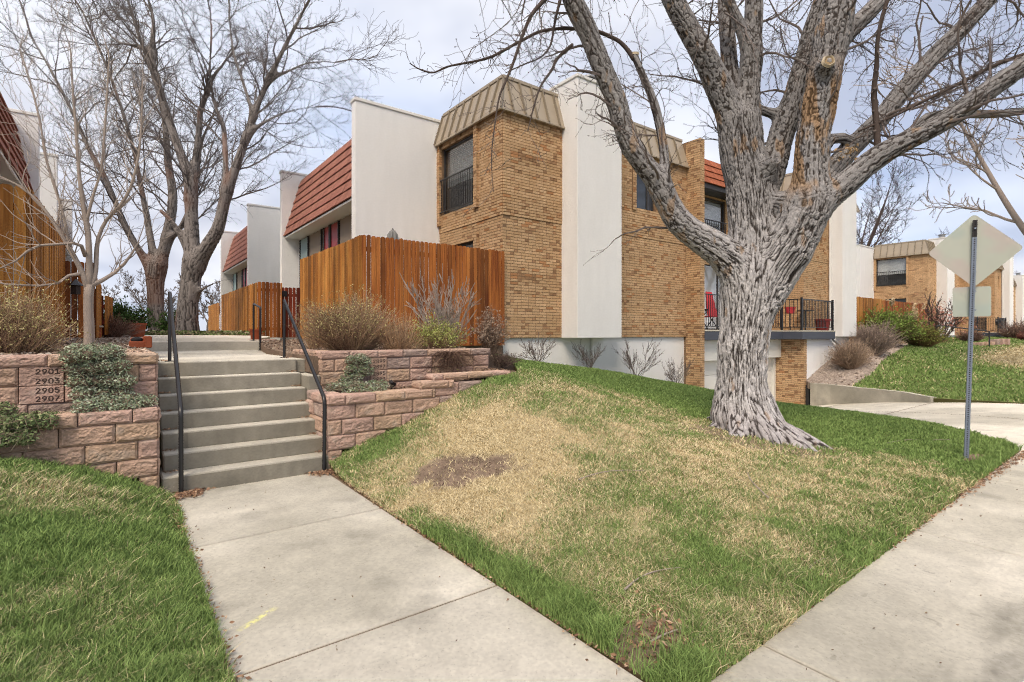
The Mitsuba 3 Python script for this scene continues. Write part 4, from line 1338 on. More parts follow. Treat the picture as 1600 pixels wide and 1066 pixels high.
for i, (ang, r) in enumerate([(0.15, .90), (0.95, .75), (1.75, .75), (2.6, .7), (3.3, .85), (3.95, .85), (4.55, .92), (5.15, .98), (5.75, 1.0)]):
    c, s = math.cos(ang), math.sin(ang)
    gx, gy = 6.86 + c * r, 3.72 + s * r
    gz = float(lawn_z(gx, gy)) - .05
    mx, my = 6.86 + c * r * .55, 3.72 + s * r * .55
    mz = float(lawn_z(mx, my))
    TREE_LIMBS[f'root{i}'] = [(6.79 + c * .24, 3.77 + s * .24, .62, .08), (6.80 + c * .36, 3.76 + s * .36, max(mz + .17, .24), .135), (mx, my, mz + .045, .14), (gx, gy, gz - .05, .07)]


def surface_nets(vol, org, h):
    """The zero surface of vol (negative inside) as quads."""
    s = vol < 0
    n = np.array(vol.shape)
    c = np.zeros(n - 1, np.int8)
    for a, b, d in np.ndindex(2, 2, 2):
        c += s[a:n[0] - 1 + a, b:n[1] - 1 + b, d:n[2] - 1 + d]
    cells = np.argwhere((c > 0) & (c < 8))
    idx = np.full(n - 1, -1, np.int32)
    idx[tuple(cells.T)] = np.arange(len(cells))
    acc, cnt = np.zeros((len(cells), 3)), np.zeros(len(cells))
    for ax in range(3):
        o = [k for k in range(3) if k != ax]
        for a, b in np.ndindex(2, 2):
            p = cells.copy()
            p[:, o[0]] += a
            p[:, o[1]] += b
            q = p.copy()
            q[:, ax] += 1
            va, vb = vol[tuple(p.T)], vol[tuple(q.T)]
            on = (va < 0) != (vb < 0)
            t = np.where(on, va / np.where(on, va - vb, 1), 0)
            pt = p.astype(float)
            pt[:, ax] += t
            acc += pt * on[:, None]
            cnt += on
    v = acc / cnt[:, None] * h + org
    quads = []
    for ax in range(3):
        o = [k for k in range(3) if k != ax]
        lo = [slice(1, -1)] * 3
        lo[ax] = slice(0, -1)
        hi = [slice(1, -1)] * 3
        hi[ax] = slice(1, None)
        A, Bq = s[tuple(lo)], s[tuple(hi)]
        e = np.argwhere(A != Bq)
        start = e + 1
        start[:, ax] -= 1
        fl = A[tuple(e.T)]
        q = []
        for a, b in ((0, 0), (1, 0), (1, 1), (0, 1)):
            p = start.copy()
            p[:, o[0]] += a - 1
            p[:, o[1]] += b - 1
            q.append(idx[tuple(p.T)])
        q = np.stack(q, 1)
        flip = ~fl if ax != 1 else fl
        q[flip] = q[flip][:, ::-1]
        quads.append(q)
    q = np.vstack(quads)
    return v, q[(q >= 0).all(1)]


def limb_field(P, pts, soft=0.0):
    """Distance to a tapered limb, with the arc length and the offset from the axis (eased over neighbouring pieces when soft) and the radius."""
    pts = np.asarray(pts, float)
    a, ra = pts[:, :3], pts[:, 3]
    L = np.linalg.norm(np.diff(a, axis=0), axis=1)
    s0 = np.r_[0, np.cumsum(L)]
    best = np.full(len(P), 9e9)
    got = []
    for i in range(len(a) - 1):
        d = a[i + 1] - a[i]
        t = np.clip((P - a[i]) @ d / (L[i] ** 2), 0, 1)
        w = P - a[i] - t[:, None] * d
        r = ra[i] + (ra[i + 1] - ra[i]) * t
        f = np.linalg.norm(w, axis=1) - r
        best = np.minimum(best, f)
        if soft:
            got.append((f, s0[i] + t * L[i], w, r))
    if not soft:
        return best
    arc, off, rad, tot = np.zeros(len(P)), np.zeros((len(P), 3)), np.zeros(len(P)), np.zeros(len(P))
    for f, q, w, r in got:
        k = np.exp(-np.minimum((f - best) / (soft * r), 60))
        arc += k * q
        off += k[:, None] * w
        rad += k * r
        tot += k
    return best, arc / tot, off / tot[:, None], rad / tot


def smooth_limb(pts, step=0.12):
    pts = np.asarray(pts, float)
    s = np.r_[0, np.cumsum(np.linalg.norm(np.diff(pts[:, :3], axis=0), axis=1))]
    from scipy.interpolate import PchipInterpolator
    n = max(3, int(s[-1] / step))
    return PchipInterpolator(s, pts)(np.linspace(0, s[-1], n))


def blended(limbs, h, K, extra=(0, 0, 0)):
    """One smooth surface round all limbs: vertices, triangles and normals (every quad split once)."""
    allp = np.vstack(list(limbs.values()))
    lo, hi = allp[:, :3].min(0) - allp[:, 3].max() - .15, allp[:, :3].max(0) + allp[:, 3].max() + .15
    n = np.ceil((hi - lo) / h).astype(int)
    acc = np.zeros(n, np.float32)
    for name, pts in limbs.items():
        parts = []
        for j in range(0, len(pts) - 1, 3):     # boxes along the limb keep the grid work small
            seg = pts[j:j + 4]
            pad = seg[:, 3].max() + 5.0 / K
            a = np.clip(((seg[:, :3].min(0) - pad - lo) / h).astype(int), 0, n - 1)
            b = np.clip(((seg[:, :3].max(0) + pad - lo) / h).astype(int) + 1, 1, n)
            g = np.stack(np.meshgrid(*[np.arange(a[k], b[k]) for k in range(3)], indexing='ij'), -1)
            f = limb_field(g.reshape(-1, 3) * h + lo, seg)
            parts.append((a, b, np.exp(-K * np.clip(f, -1.0, .5)).astype(np.float32).reshape(g.shape[:3])))
        aa, bb = np.min([v[0] for v in parts], 0), np.max([v[1] for v in parts], 0)
        tmp = np.zeros(bb - aa, np.float32)     # within one limb the maximum (no swelling), then the limbs are added
        for (a, b, e) in parts:
            sl = tuple(slice(a[k] - aa[k], b[k] - aa[k]) for k in range(3))
            tmp[sl] = np.maximum(tmp[sl], e)
        acc[tuple(slice(aa[k], bb[k]) for k in range(3))] += tmp
    vol = np.where(acc > 1e-6, -np.log(np.maximum(acc, 1e-6)) / K, 0.6).astype(np.float32)
    v, q = surface_nets(vol, lo, h)
    e = np.sort(np.vstack([q[:, [0, 1]], q[:, [1, 2]], q[:, [2, 3]], q[:, [3, 0]]]), axis=1)
    ue, inv = np.unique(e, axis=0, return_inverse=True)
    inv = inv.reshape(4, -1)
    nv, ne = len(v), len(ue)
    V = np.vstack([v, (v[ue[:, 0]] + v[ue[:, 1]]) / 2, v[q].mean(1)])
    E, Cc = inv + nv, np.arange(len(q)) + nv + ne
    Q = np.vstack([np.stack([q[:, k], E[k], Cc, E[k - 1]], 1) for k in range(4)])
    F = np.vstack([Q[:, [0, 1, 2]], Q[:, [0, 2, 3]]])
    fn = np.cross(V[F[:, 1]] - V[F[:, 0]], V[F[:, 2]] - V[F[:, 0]])
    nr = np.zeros_like(V)
    for k in range(3):
        np.add.at(nr, F[:, k], fn)
    return V, F, nr / (np.linalg.norm(nr, axis=1, keepdims=True) + 1e-12)


def bark(V, limbs, w0, stretch, axis=None):
    """Per vertex: bark relief 0..1, slow tone, limb radius, and each limb's share."""
    D = np.array([limb_field(V, p) for p in limbs.values()])
    W = np.exp(-(D - D.min(0)) / 0.03)
    W /= W.sum(0)
    hgt, ton, rad = np.zeros(len(V)), np.zeros(len(V)), np.zeros(len(V))
    for i, (name, pts) in enumerate(limbs.items()):
        on = np.nonzero(W[i] > .01)[0]
        if not len(on):
            continue
        f, arc, off, r = limb_field(V[on], pts, .08)
        sd = sum(map(ord, name)) % 97
        if axis is not None and (name[:4] in ('trun', 'root') or name == 'C'):    # trunk, roots and centre stem share one wrapping
            z = V[on, 2]
            w = V[on, :2] - np.column_stack([np.interp(z, axis[:, 2], axis[:, 0]), np.interp(z, axis[:, 2], axis[:, 1])])
            R = np.linalg.norm(w, axis=1)
            off = np.column_stack([w / R[:, None] * .38, 0 * R])
            arc = z - np.maximum(R - .42, 0)
            sd = 5
        P3 = (off + (arc * stretch)[:, None] * np.array([.35, -.25, .9])) / w0
        if sd == 5:
            P3 = (off * 1.25 + np.column_stack([.012 * meshkit.noise(V[on] * 7, 3), .012 * meshkit.noise(V[on] * 7, 4), (arc * stretch * 1.6)])) / w0
        warp = 2.0 * (meshkit.noise(P3 * .33, sd) - .5)[:, None]
        n1 = meshkit.noise(P3 * .62 + warp, sd + 1)
        n3 = meshkit.noise(P3 * 1.35 + 11 + warp, sd + 2)
        g = .62 * smooth01(0.0, .30, np.abs(2 * n1 - 1)) + .38 * smooth01(0, .40, np.abs(2 * n3 - 1))
        hgt[on] += W[i][on] * g
        ton[on] += W[i][on] * (.5 * meshkit.fbm(P3 * .22 + sd, 3, sd + 5) + .5 * meshkit.noise(P3 * 2.2 + sd, sd + 6))
        rad[on] += W[i][on] * r
    return hgt, ton, rad, W


def big_tree():
    limbs = {k: smooth_limb(v, 0.16) * [1, 1, 1, .89] for k, v in TREE_LIMBS.items()}
    V, F, nr = blended(limbs, .020, 22.0)
    hgt, ton, rad, W = bark(V, limbs, .0205, .075, np.array(TREE_LIMBS['trunk'] + TREE_LIMBS['C'][1:])[:, :3])
    lump = meshkit.fbm(V * 2.2, 3, 91) - .5
    amp = 0.030 * np.clip(rad / 0.28, .32, 1.0)
    V = V + nr * ((hgt - .72) * amp + lump * 0.10 * np.clip(rad / .35, .1, 1))[:, None]
    # colour of bark: pale grey plates, dark brown furrows, tan where the outer bark has peeled off; the upper limbs are a darker grey
    z = V[:, 2]
    speck = meshkit.noise(V * 55, 8)
    grey = np.array([.575, .555, .55]) * (0.40 + 1.05 * ton)[:, None] * (.80 + .4 * speck)[:, None]
    up = smooth01(1.5, 4.0, z)[:, None]
    grey = grey * (1 - .46 * up)
    k = smooth01(.28, .82, hgt)[:, None]
    c = np.array([.052, .044, .040]) * (1 - k) + grey * k
    names = list(limbs)
    pn = meshkit.fbm(V * np.array([5.5, 5.5, 1.1]), 3, 44)
    peel = W[names.index('R1')] * smooth01(.50, .60, pn) * smooth01(3.0, 3.4, z) * smooth01(5.2, 4.6, z) * .8
    peel = np.maximum(peel, .55 * smooth01(.66, .72, meshkit.fbm(V * np.array([10, 10, 2.2]), 3, 48)))
    c = c * (1 - peel[:, None]) + np.array([.36, .225, .12]) * (0.30 + .75 * k) * peel[:, None]
    root = smooth01(.45, .15, z - lawn_z(V[:, 0], V[:, 1]))[:, None]
    c = c * (1 - .3 * root) + np.array([.31, .265, .265]) * (.2 + .8 * k) * .3 * root
    return MB().add(V, F, np.clip(c, .02, .9)), limbs


TREE = thing('street_tree', 'large bare tree with a thick furrowed grey trunk on the lawn', 'tree')
tree_mesh, limbs_smooth = big_tree()
put('trunk', tree_mesh, 'bark', smooth=True, color=True, parent=TREE)
# sawn faces where limbs were cut off
cut_dir = np.array([-.62, -.78, .12])
cut_dir /= np.linalg.norm(cut_dir)


def disc(m, c, nrm, r, c0, c1, rings=5):
    nrm = np.asarray(nrm, float) / np.linalg.norm(nrm)
    a = np.cross(nrm, [0, 0, 1.0])
    a /= np.linalg.norm(a)
    b = np.cross(nrm, a)
    th = np.linspace(0, 2 * np.pi, 25)[:-1]
    v, cs = [np.array(c) + nrm * .002], [np.array(c0)]
    for i in range(1, rings + 1):
        rr = r * i / rings
        for t in th:
            w = 1 + .12 * math.sin(2 * t + 1) + .05 * math.sin(5 * t)
            v.append(np.array(c) + a * math.cos(t) * rr * w * .85 + b * math.sin(t) * rr * w + nrm * (.012 * (i == rings - 1) - .02 * (i == rings)))
            cs.append(np.array(c1 if i >= rings - 1 else c0) * (0.8 + .3 * ((i * 7) % 3) / 2))
    f = [(0, 1 + (k + 1) % 24, 1 + k) for k in range(24)]
    for i in range(rings - 1):
        for k in range(24):
            p, q = 1 + i * 24 + k, 1 + i * 24 + (k + 1) % 24
            f += [(p, q, q + 24), (p, q + 24, p + 24)]
    f = np.array(f)
    n = len(f)
    m.add(v, np.vstack([f, f[:, ::-1]]), np.array(cs))
    return m


put('cut_face', disc(MB(), np.array([7.06, 2.885, 4.886]) + cut_dir * .055, cut_dir, .088, (.30, .22, .13), (.55, .47, .34)), 'vertex_matte', color=True, parent=TREE)
put('cut_face', disc(MB(), np.array([5.6, 4.68, 5.25]) + np.array([0, 0, .066]), (-.2, -.3, 1), .055, (.42, .33, .2), (.5, .42, .3)), 'vertex_matte', color=True, parent=TREE)
put('cut_face', disc(MB(), np.array([6.90, 3.43, 3.80]), (-.55, -.8, .15), .075, (.27, .25, .24), (.33, .31, .30)), 'vertex_matte', color=True, parent=TREE)


# ---------------------------------------------------------------- branches and twigs
class Twigs:
    """Grows branches; collects them as thin tubes."""

    def __init__(self, seed):
        self.r = np.random.default_rng(seed)
        self.lines = []

    def branch(self, p, d, L, r0, depth, up=0.02, wig=0.16, kids=(3, 6), ang=(0.5, 1.0), ratio=(.35, .65), seg=None, r_end=.35, tip=0.0022):
        r = self.r
        n = max(3, int(round(L / (seg or max(.05, L / 7)))))
        st = L / n
        d = np.asarray(d, float) / np.linalg.norm(d)
        pts, dirs = [np.asarray(p, float)], [d]
        for i in range(n):
            d = d + r.normal(0, wig, 3) + np.array([0, 0, up])
            d /= np.linalg.norm(d)
            pts.append(pts[-1] + d * st)
            dirs.append(d)
        rad = np.maximum(r0 * np.linspace(1, r_end if depth > 0 else .5, n + 1), tip)
        self.lines.append((np.array(pts), rad))
        if depth <= 0:
            return
        k = r.integers(kids[0], kids[1] + 1)
        for t in np.sort(r.uniform(.15, 1.0, k)):
            i = min(int(t * n), n - 1)
            q = pts[i] + (pts[i + 1] - pts[i]) * (t * n - i)
            self.branch(q, self.side(dirs[i], r.uniform(*ang)), L * r.uniform(*ratio) * (1.15 - .5 * t), rad[i] * .62, depth - 1, up, wig * 1.1, kids, ang, ratio, None, r_end, tip)
        # the leader goes on a little
        self.branch(pts[-1], dirs[-1], L * .4, rad[-1], depth - 1, up, wig, kids, ang, ratio, None, r_end, tip)

    def side(self, d, a):
        w = np.cross(d, self.r.normal(0, 1, 3))
        w /= np.linalg.norm(w) + 1e-9
        return d * math.cos(a) + w * math.sin(a)

    def along(self, pts, every, length, depth, start=.15, up=.02, bias=(0, 0, 0), wig=.16, thick=.45, ang=(.6, 1.1), tip=.0022, kids=(3, 6), rmax=.03, ratio=(.35, .65)):
        """Side branches along a limb (rows x, y, z, radius)."""
        pts = np.asarray(pts, float)
        s = np.r_[0, np.cumsum(np.linalg.norm(np.diff(pts[:, :3], axis=0), axis=1))]
        x = start * s[-1]
        while x < s[-1]:
            i = min(np.searchsorted(s, x) - 1, len(pts) - 2)
            i = max(i, 0)
            t = (x - s[i]) / (s[i + 1] - s[i])
            q = pts[i] * (1 - t) + pts[i + 1] * t
            d = pts[i + 1, :3] - pts[i, :3]
            d /= np.linalg.norm(d)
            dd = self.side(d, self.r.uniform(*ang)) + np.array(bias)
            self.branch(q[:3], dd, length * self.r.uniform(.55, 1.25), min(q[3] * thick, rmax), depth, up, wig, kids, tip=tip, ratio=ratio)
            x += every * self.r.uniform(.6, 1.4)

    def mesh(self, thick=.012):
        m = MB()
        for p, r in self.lines:
            m.tube(p, r, 3 if r[0] < thick else 6, cap=False)
        return m


tw = Twigs(101)
MISC = [
    [(5.58,4.69,5.23,0.035),(5.38,4.84,5.5,0.026),(5.09,4.93,5.55,0.026),(4.8,5.02,5.52,0.021),(4.33,5.13,5.38,0.02),(4.03,5.22,5.18,0.018),(3.61,5.3,4.88,0.016),(3.11,5.42,4.67,0.011),(2.9,5.45,4.55,0.009),(2.67,5.5,4.61,0.006)],
    [(4.40,4.77,5.86,0.036),(4.27,4.67,5.75,0.034),(4.0,4.75,5.42,0.026),(3.83,4.75,5.19,0.022),(3.72,4.77,4.92,0.018),(3.61,4.79,4.6,0.016),(3.52,4.8,4.39,0.014),(3.43,4.8,4.19,0.011),(3.37,4.79,3.92,0.009),(3.3,4.77,3.44,0.006),(3.29,4.72,3.07,0.003)],
    [(4.57,4.82,5.15,0.02),(4.34,4.87,4.9,0.018),(4.23,4.83,4.73,0.016),(4.06,4.83,4.49,0.013),(3.93,4.8,4.21,0.011),(3.86,4.79,4.0,0.007),(3.81,4.77,3.87,0.005)],
    [(4.38,4.84,5.65,0.02),(4.3,4.84,5.38,0.016),(4.22,4.84,5.04,0.012),(4.09,4.87,4.86,0.009),(3.9,4.95,4.75,0.008),(3.69,5.04,4.62,0.005)],
    [(7.67,2.37,5.81,0.024),(7.63,2.52,5.23,0.024),(7.68,2.55,4.93,0.028),(7.71,2.59,4.55,0.033),(7.74,2.57,4.14,0.037),(7.75,2.56,3.78,0.041)],
    [(9.23,1.32,5.07,0.028),(8.84,1.61,4.91,0.024),(8.46,1.9,4.67,0.022),(8.07,2.19,4.43,0.02),(7.87,2.4,4.29,0.018),(7.6,2.73,4.12,0.012)],
]
for pts in MISC:
    pts = smooth_limb(pts, .06)
    put('branch', MB().tube(pts[:, :3], pts[:, 3], 7), 'twig_dark', smooth=True, parent=TREE)
    tw.along(pts, .17, .34, 1, .12, 0.0, wig=.22, tip=.0026, kids=(1, 3))
    tw.along(pts, .10, .10, 0, .3, 0.02, wig=.2, tip=.003)
# limbs go on above the part that was modelled with bark, and end in twigs
tops = {'L1': 8, 'Ca': 6, 'Cb': 6, 'Cc': 7, 'R1': 8, 'R1b': 6, 'R2': 7, 'R3': 6, 'R4': 6, 'R5': 3, 'L1b': 0, 'Cd': 4}
up_m = Twigs(202)
for name, n in tops.items():
    pts = limbs_smooth[name]
    d = pts[-1, :3] - pts[-3, :3]
    d = d / np.linalg.norm(d)
    if n:
        up_m.branch(pts[-1, :3] - d * .1, d + np.array([0, 0, .25]), 2.0, pts[-1, 3] * .95, 2, .05, .10, (4, 6), (.35, .8), (.5, .8), seg=.2, tip=.005)
for name, every, L, bias in (('L1', .34, 1.0, (-.35, .05, -.15)), ('Ca', .40, 1.0, (-.2, -.2, -.1)), ('Cb', .5, .9, (0, .3, 0)), ('Cc', .45, 1.0, (.3, -.2, -.25)), ('R1', .40, 1.1, (.2, -.4, -.2)),
                             ('R1b', .35, 1.1, (.3, -.3, -.5)), ('R2', .40, 1.0, (0, .2, -.3)), ('R3', .22, 1.2, (.15, .1, .25)), ('R4', .22, 1.25, (.2, .1, -.15)), ('R5', .22, .9, (.2, -.1, 0)), ('L1b', .3, .8, (-.3, 0, .1))):
    up_m.along(limbs_smooth[name], every, L * .95, 2, .25, -.015, bias, .20, .2, (.5, 1.2), .0028, (2, 5), rmax=.02)
# the hanging sprays that come down into the top of the picture
hang = Twigs(303)
r = np.random.default_rng(31)
for i in range(62):
    if i < 18:
        q = np.array([r.uniform(3.3, 5.2), r.uniform(4.0, 5.2), r.uniform(5.5, 6.3)])
    elif i < 34:
        q = np.array([r.uniform(6.3, 8.0), r.uniform(2.4, 4.4), r.uniform(5.6, 6.4)])
    else:
        q = np.array([r.uniform(7.6, 10.5), r.uniform(0.6, 2.9), r.uniform(5.2, 6.8)])
    hang.branch(q, (r.normal(0, .5), r.normal(0, .5), -.7), r.uniform(.7, 1.35), r.uniform(.006, .013), 2, -.02, .20, (2, 4), (.4, 1.1), (.35, .6), tip=.0026)
tri = up_m.mesh()
for p, rr in hang.lines + tw.lines:
    tri.tube(p, rr, 3, cap=False)
# swollen buds at the twig ends
bud = MB()
oct_v = np.array([[1, 0, 0], [-1, 0, 0], [0, 1, 0], [0, -1, 0], [0, 0, 1.2], [0, 0, -1.2]])
oct_f = np.array([[0, 2, 4], [2, 1, 4], [1, 3, 4], [3, 0, 4], [2, 0, 5], [1, 2, 5], [3, 1, 5], [0, 3, 5]])
for p, rr in hang.lines + tw.lines + up_m.lines:
    if rr[-1] < .006 and r.random() < .75:
        bud.add(p[-1] + oct_v * r.uniform(.005, .009), oct_f)
put('crown', tri, 'twig', parent=TREE)
put('bud', bud, 'twig_dark', parent=TREE, kind='stuff')
# clump of dry leaves caught in the fork
dry = MB()
for i in range(46):
    q = np.array([7.52, 2.80, 3.86]) + r.normal(0, 1, 3) * np.array([.07, .07, .055])
    a, b = r.normal(0, 1, 3), r.normal(0, 1, 3)
    a /= np.linalg.norm(a)
    b = np.cross(a, b) / np.linalg.norm(np.cross(a, b))
    s = r.uniform(.018, .035)
    dry.add([q - a * s, q + b * s * .6 + .006, q + a * s, q - b * s * .6], [[0, 1, 2, 3]])
plain('dry_leaf', (0.42, 0.29, 0.16), 0.8, 0.2)
put('dry_leaf_clump', dry, 'dry_leaf', parent=TREE, kind='stuff')


# ---------------------------------------------------------------- other trees
def bare_tree(label, guides, seed, bsdf, every, length, depth, tip, up=.02, thin=.02, group=None, wig=.16, bias=(0, 0, 0), kids=(3, 6), start=.2, name='bare_tree', cat='tree', trunk_bsdf=None, ang=(.5, 1.1), ratio=(.35, .65), blend=True, girth=1.0):
    k = thing(name, label, cat, group)
    t = Twigs(seed)
    limbs = {}
    for i, (nm, pts) in enumerate(guides):
        p = smooth_limb(pts, max(.12, pts[0][3])) * [1, 1, 1, girth]
        limbs[f'{nm}{i}'] = p
        if nm not in ('trunk', 'bare'):
            t.along(p, every, length, depth, start, up, bias, wig, .5, ang, tip, kids, rmax=thin, ratio=ratio)
            d = p[-1, :3] - p[-2, :3]
            t.branch(p[-1, :3], d, length * .9, p[-1, 3], depth, up, wig, kids, tip=tip, ratio=ratio, ang=ang)
    if guides[0][1][0][3] > .2 and blend:    # a thick trunk: one surface with bark relief
        V, F, nr = blended(limbs, .046, 11.0)
        hgt, ton, rad, W = bark(V, limbs, .036, .10)
        V = V + nr * ((hgt - .7) * .030 * np.clip(rad / .3, .2, 1))[:, None]
        c = np.array([.215, .195, .183]) * (0.30 + .85 * smooth01(.2, .8, hgt) * (.5 + 1.0 * ton))[:, None]
        dead = smooth01(.62, .68, meshkit.fbm(V * np.array([.9, .9, .5]), 2, seed + 3))[:, None]
        c = c * (1 - .3 * dead) + np.array([.26, .10, .05]) * .3 * dead
        put('trunk', MB().add(V, F, c), 'vertex_matte', smooth=True, color=True, parent=k)
    else:
        m = MB()
        for p in limbs.values():
            m.tube(p[:, :3], p[:, 3], 7)
        put('trunk', m, trunk_bsdf or bsdf, smooth=True, parent=k)
    put('crown', t.mesh(.02), bsdf, parent=k)
    return k, t


A_G = [('trunk', [(1.93,21.06,1.3,0.50),(1.91,21.07,1.78,0.44),(1.95,21.05,2.66,0.385),(2.02,21.0,3.32,0.365),(2.1,20.93,3.97,0.375)]),
       ('A', [(2.09,20.94,3.86,0.285),(2.05,20.97,5.07,0.263),(2.03,20.98,5.94,0.23),(2.0,21.01,6.6,0.197),(1.79,21.16,7.48,0.175),(1.44,21.43,8.79,0.153),(1.12,21.66,10.1,0.131),(0.95,21.8,11.09,0.109),(1.0,21.76,12.07,0.077),(0.86,21.86,12.95,0.055)]),
       ('A2', [(2.02,21.0,6.16,0.175),(2.19,21.24,7.58,0.134),(2.31,21.4,8.77,0.124),(2.34,21.38,9.35,0.113)]),
       ('A3', [(0.97,21.78,11.02,0.077),(0.56,21.84,11.27,0.065),(0.12,21.92,11.24,0.054),(-0.3,21.98,11.62,0.042),(-0.55,21.92,12.23,0.031)]),
       ('B', [(2.19,20.86,3.86,0.285),(2.46,20.41,4.49,0.282),(2.71,20.1,5.05,0.237),(2.9,19.83,6.06,0.203),(3.14,19.53,6.99,0.17),(3.42,19.19,8.02,0.138),(3.61,19.05,8.76,0.116),(3.99,18.64,9.88,0.095),(4.5,18.13,11.19,0.073),(4.91,17.7,12.17,0.052)]),
       ('B2', [(2.9,19.83,6.27,0.139),(2.93,20.06,7.63,0.108),(2.93,20.31,8.46,0.099),(2.68,20.62,9.49,0.066),(2.57,20.83,10.64,0.055),(2.61,20.8,11.97,0.044),(2.52,20.87,13.08,0.033)]),
       ('B3', [(3.61,19.05,8.76,0.074),(3.38,19.47,9.91,0.064),(3.15,19.89,11.09,0.054),(3.07,20.21,12.51,0.044)]),
       ('bare', [(1.91,21.07,4.52,0.12),(1.68,21.0,4.92,0.108),(1.47,21.03,5.29,0.097),(1.18,21.12,5.63,0.075)]),
       ('bare', [(2.26,20.81,2.99,0.055),(2.55,20.34,3.19,0.043),(2.86,19.86,3.32,0.032),(3.25,19.32,3.34,0.021)]),
       ('out', [(3.99,18.64,9.88,.06),(4.5,18.4,10.2,.05),(5.2,18.1,10.6,.04),(5.9,17.8,10.7,.03)]),
       ('out', [(3.42,19.19,8.02,.06),(4.0,18.8,8.6,.05),(4.7,18.5,9.0,.04),(5.4,18.2,9.2,.03)])]
B_G = [('trunk', [(1.31,25.28,1.32,0.44),(1.29,25.29,1.7,0.38),(1.23,25.34,2.85,0.345),(1.23,25.34,3.62,0.37),(1.31,25.28,4.25,0.37)]),
       ('A', [(1.27,25.31,4.0,0.255),(1.54,25.11,5.02,0.255),(1.68,25.0,5.91,0.23),(1.78,24.92,6.94,0.204),(1.62,25.05,8.47,0.166),(1.54,25.11,10.0,0.141),(1.17,25.38,11.79,0.102),(0.66,25.77,13.58,0.077),(0.35,26.0,14.86,0.064)]),
       ('B', [(1.23,25.34,3.62,0.179),(0.91,25.32,4.35,0.164),(0.55,25.35,5.08,0.15),(0.24,25.33,5.74,0.149),(-0.02,25.27,6.48,0.123),(-0.35,25.27,7.41,0.122),(-0.82,25.38,8.43,0.096),(-1.29,25.48,9.68,0.072),(-1.85,25.65,11.01,0.059),(-2.48,25.87,12.31,0.047)]),
       ('C', [(1.25,25.32,4.13,0.166),(1.09,25.45,5.15,0.153),(0.97,25.78,6.21,0.142),(0.81,26.03,7.27,0.117),(0.57,26.46,8.9,0.092),(0.15,26.9,10.77,0.079),(-0.38,27.42,12.66,0.066),(-1.12,28.1,14.83,0.053)]),
       ('D', [(1.62,25.05,5.35,0.153),(1.86,24.61,5.49,0.127),(2.05,24.22,5.83,0.113),(2.33,23.76,6.78,0.087),(2.5,23.38,7.96,0.074)])]
bare_tree('dark bare tree with two main stems, right of the pair beside the court path', A_G, 11, 'twig_court', .34, 2.3, 2, .0050, .02, .028, wig=.16, kids=(5, 8), ang=(.45, 1.05), ratio=(.35, .6), girth=.80)
bare_tree('dark bare tree with a slimmer forked trunk, left of the pair in the court', B_G, 12, 'twig_court', .34, 2.7, 2, .0058, .02, .032, wig=.16, kids=(5, 8), ang=(.45, 1.05), ratio=(.35, .6), girth=.80)
Y_G = [('trunk', [(-0.27,8.21,1.22,0.060),(-0.27,8.21,1.54,0.055),(-0.28,8.21,1.85,0.051),(-0.27,8.21,2.12,0.051)]),
       ('a', [(-0.28,8.21,2.08,0.043),(-0.34,8.2,2.27,0.031),(-0.43,8.2,2.49,0.027),(-0.59,8.2,2.82,0.019),(-0.76,8.2,3.09,0.015),(-0.95,8.22,3.25,0.011),(-1.16,8.25,3.33,0.007)]),
       ('b', [(-0.27,8.21,2.1,0.043),(-0.27,8.2,2.31,0.035),(-0.28,8.22,2.7,0.031),(-0.33,8.25,3.09,0.027),(-0.37,8.28,3.48,0.019),(-0.4,8.31,4.03,0.016),(-0.43,8.33,4.49,0.012),(-0.45,8.34,4.96,0.008)]),
       ('c', [(-0.26,8.2,2.08,0.031),(-0.21,8.22,2.28,0.027),(-0.2,8.28,2.6,0.024),(-0.13,8.23,2.88,0.02),(0.04,8.09,3.12,0.02),(0.14,8.02,3.35,0.016),(0.23,7.95,3.91,0.012),(0.25,7.94,4.46,0.008)]),
       ('d', [(-0.26,8.2,2.1,0.031),(-0.11,8.21,2.21,0.024),(0.01,8.24,2.32,0.02),(0.11,8.17,2.46,0.016),(0.21,8.1,2.66,0.008)]),
       ('e', [(-0.34,8.2,2.25,0.023),(-0.42,8.19,2.26,0.019),(-0.5,8.13,2.14,0.015),(-0.73,8.18,2.08,0.011),(-0.95,8.22,2.08,0.011),(-1.16,8.25,2.12,0.007)]),
       ('f', [(-0.31,8.24,2.47,0.023),(-0.38,8.04,2.59,0.019),(-0.55,8.04,2.56,0.015),(-0.75,8.06,2.52,0.015),(-0.88,8.04,2.36,0.011),(-1.14,8.11,2.2,0.007)]),
       ('g', [(-0.3,8.23,2.86,0.019),(-0.24,8.18,3.17,0.016),(-0.15,8.12,3.56,0.012),(-0.11,8.09,4.18,0.012),(-0.08,8.06,4.81,0.008)]),
       ('h', [(-0.45,8.21,2.52,0.019),(-0.5,8.13,2.89,0.015),(-0.65,8.24,3.5,0.011),(-0.74,8.31,4.1,0.011),(-0.89,8.42,4.78,0.008)])]
bare_tree('thin young tree with a pale trunk above the left wall', Y_G, 13, 'twig_pale', .10, .62, 1, .0026, .05, .009, wig=.13, kids=(2, 4), bias=(0, 0, .45), name='young_tree')


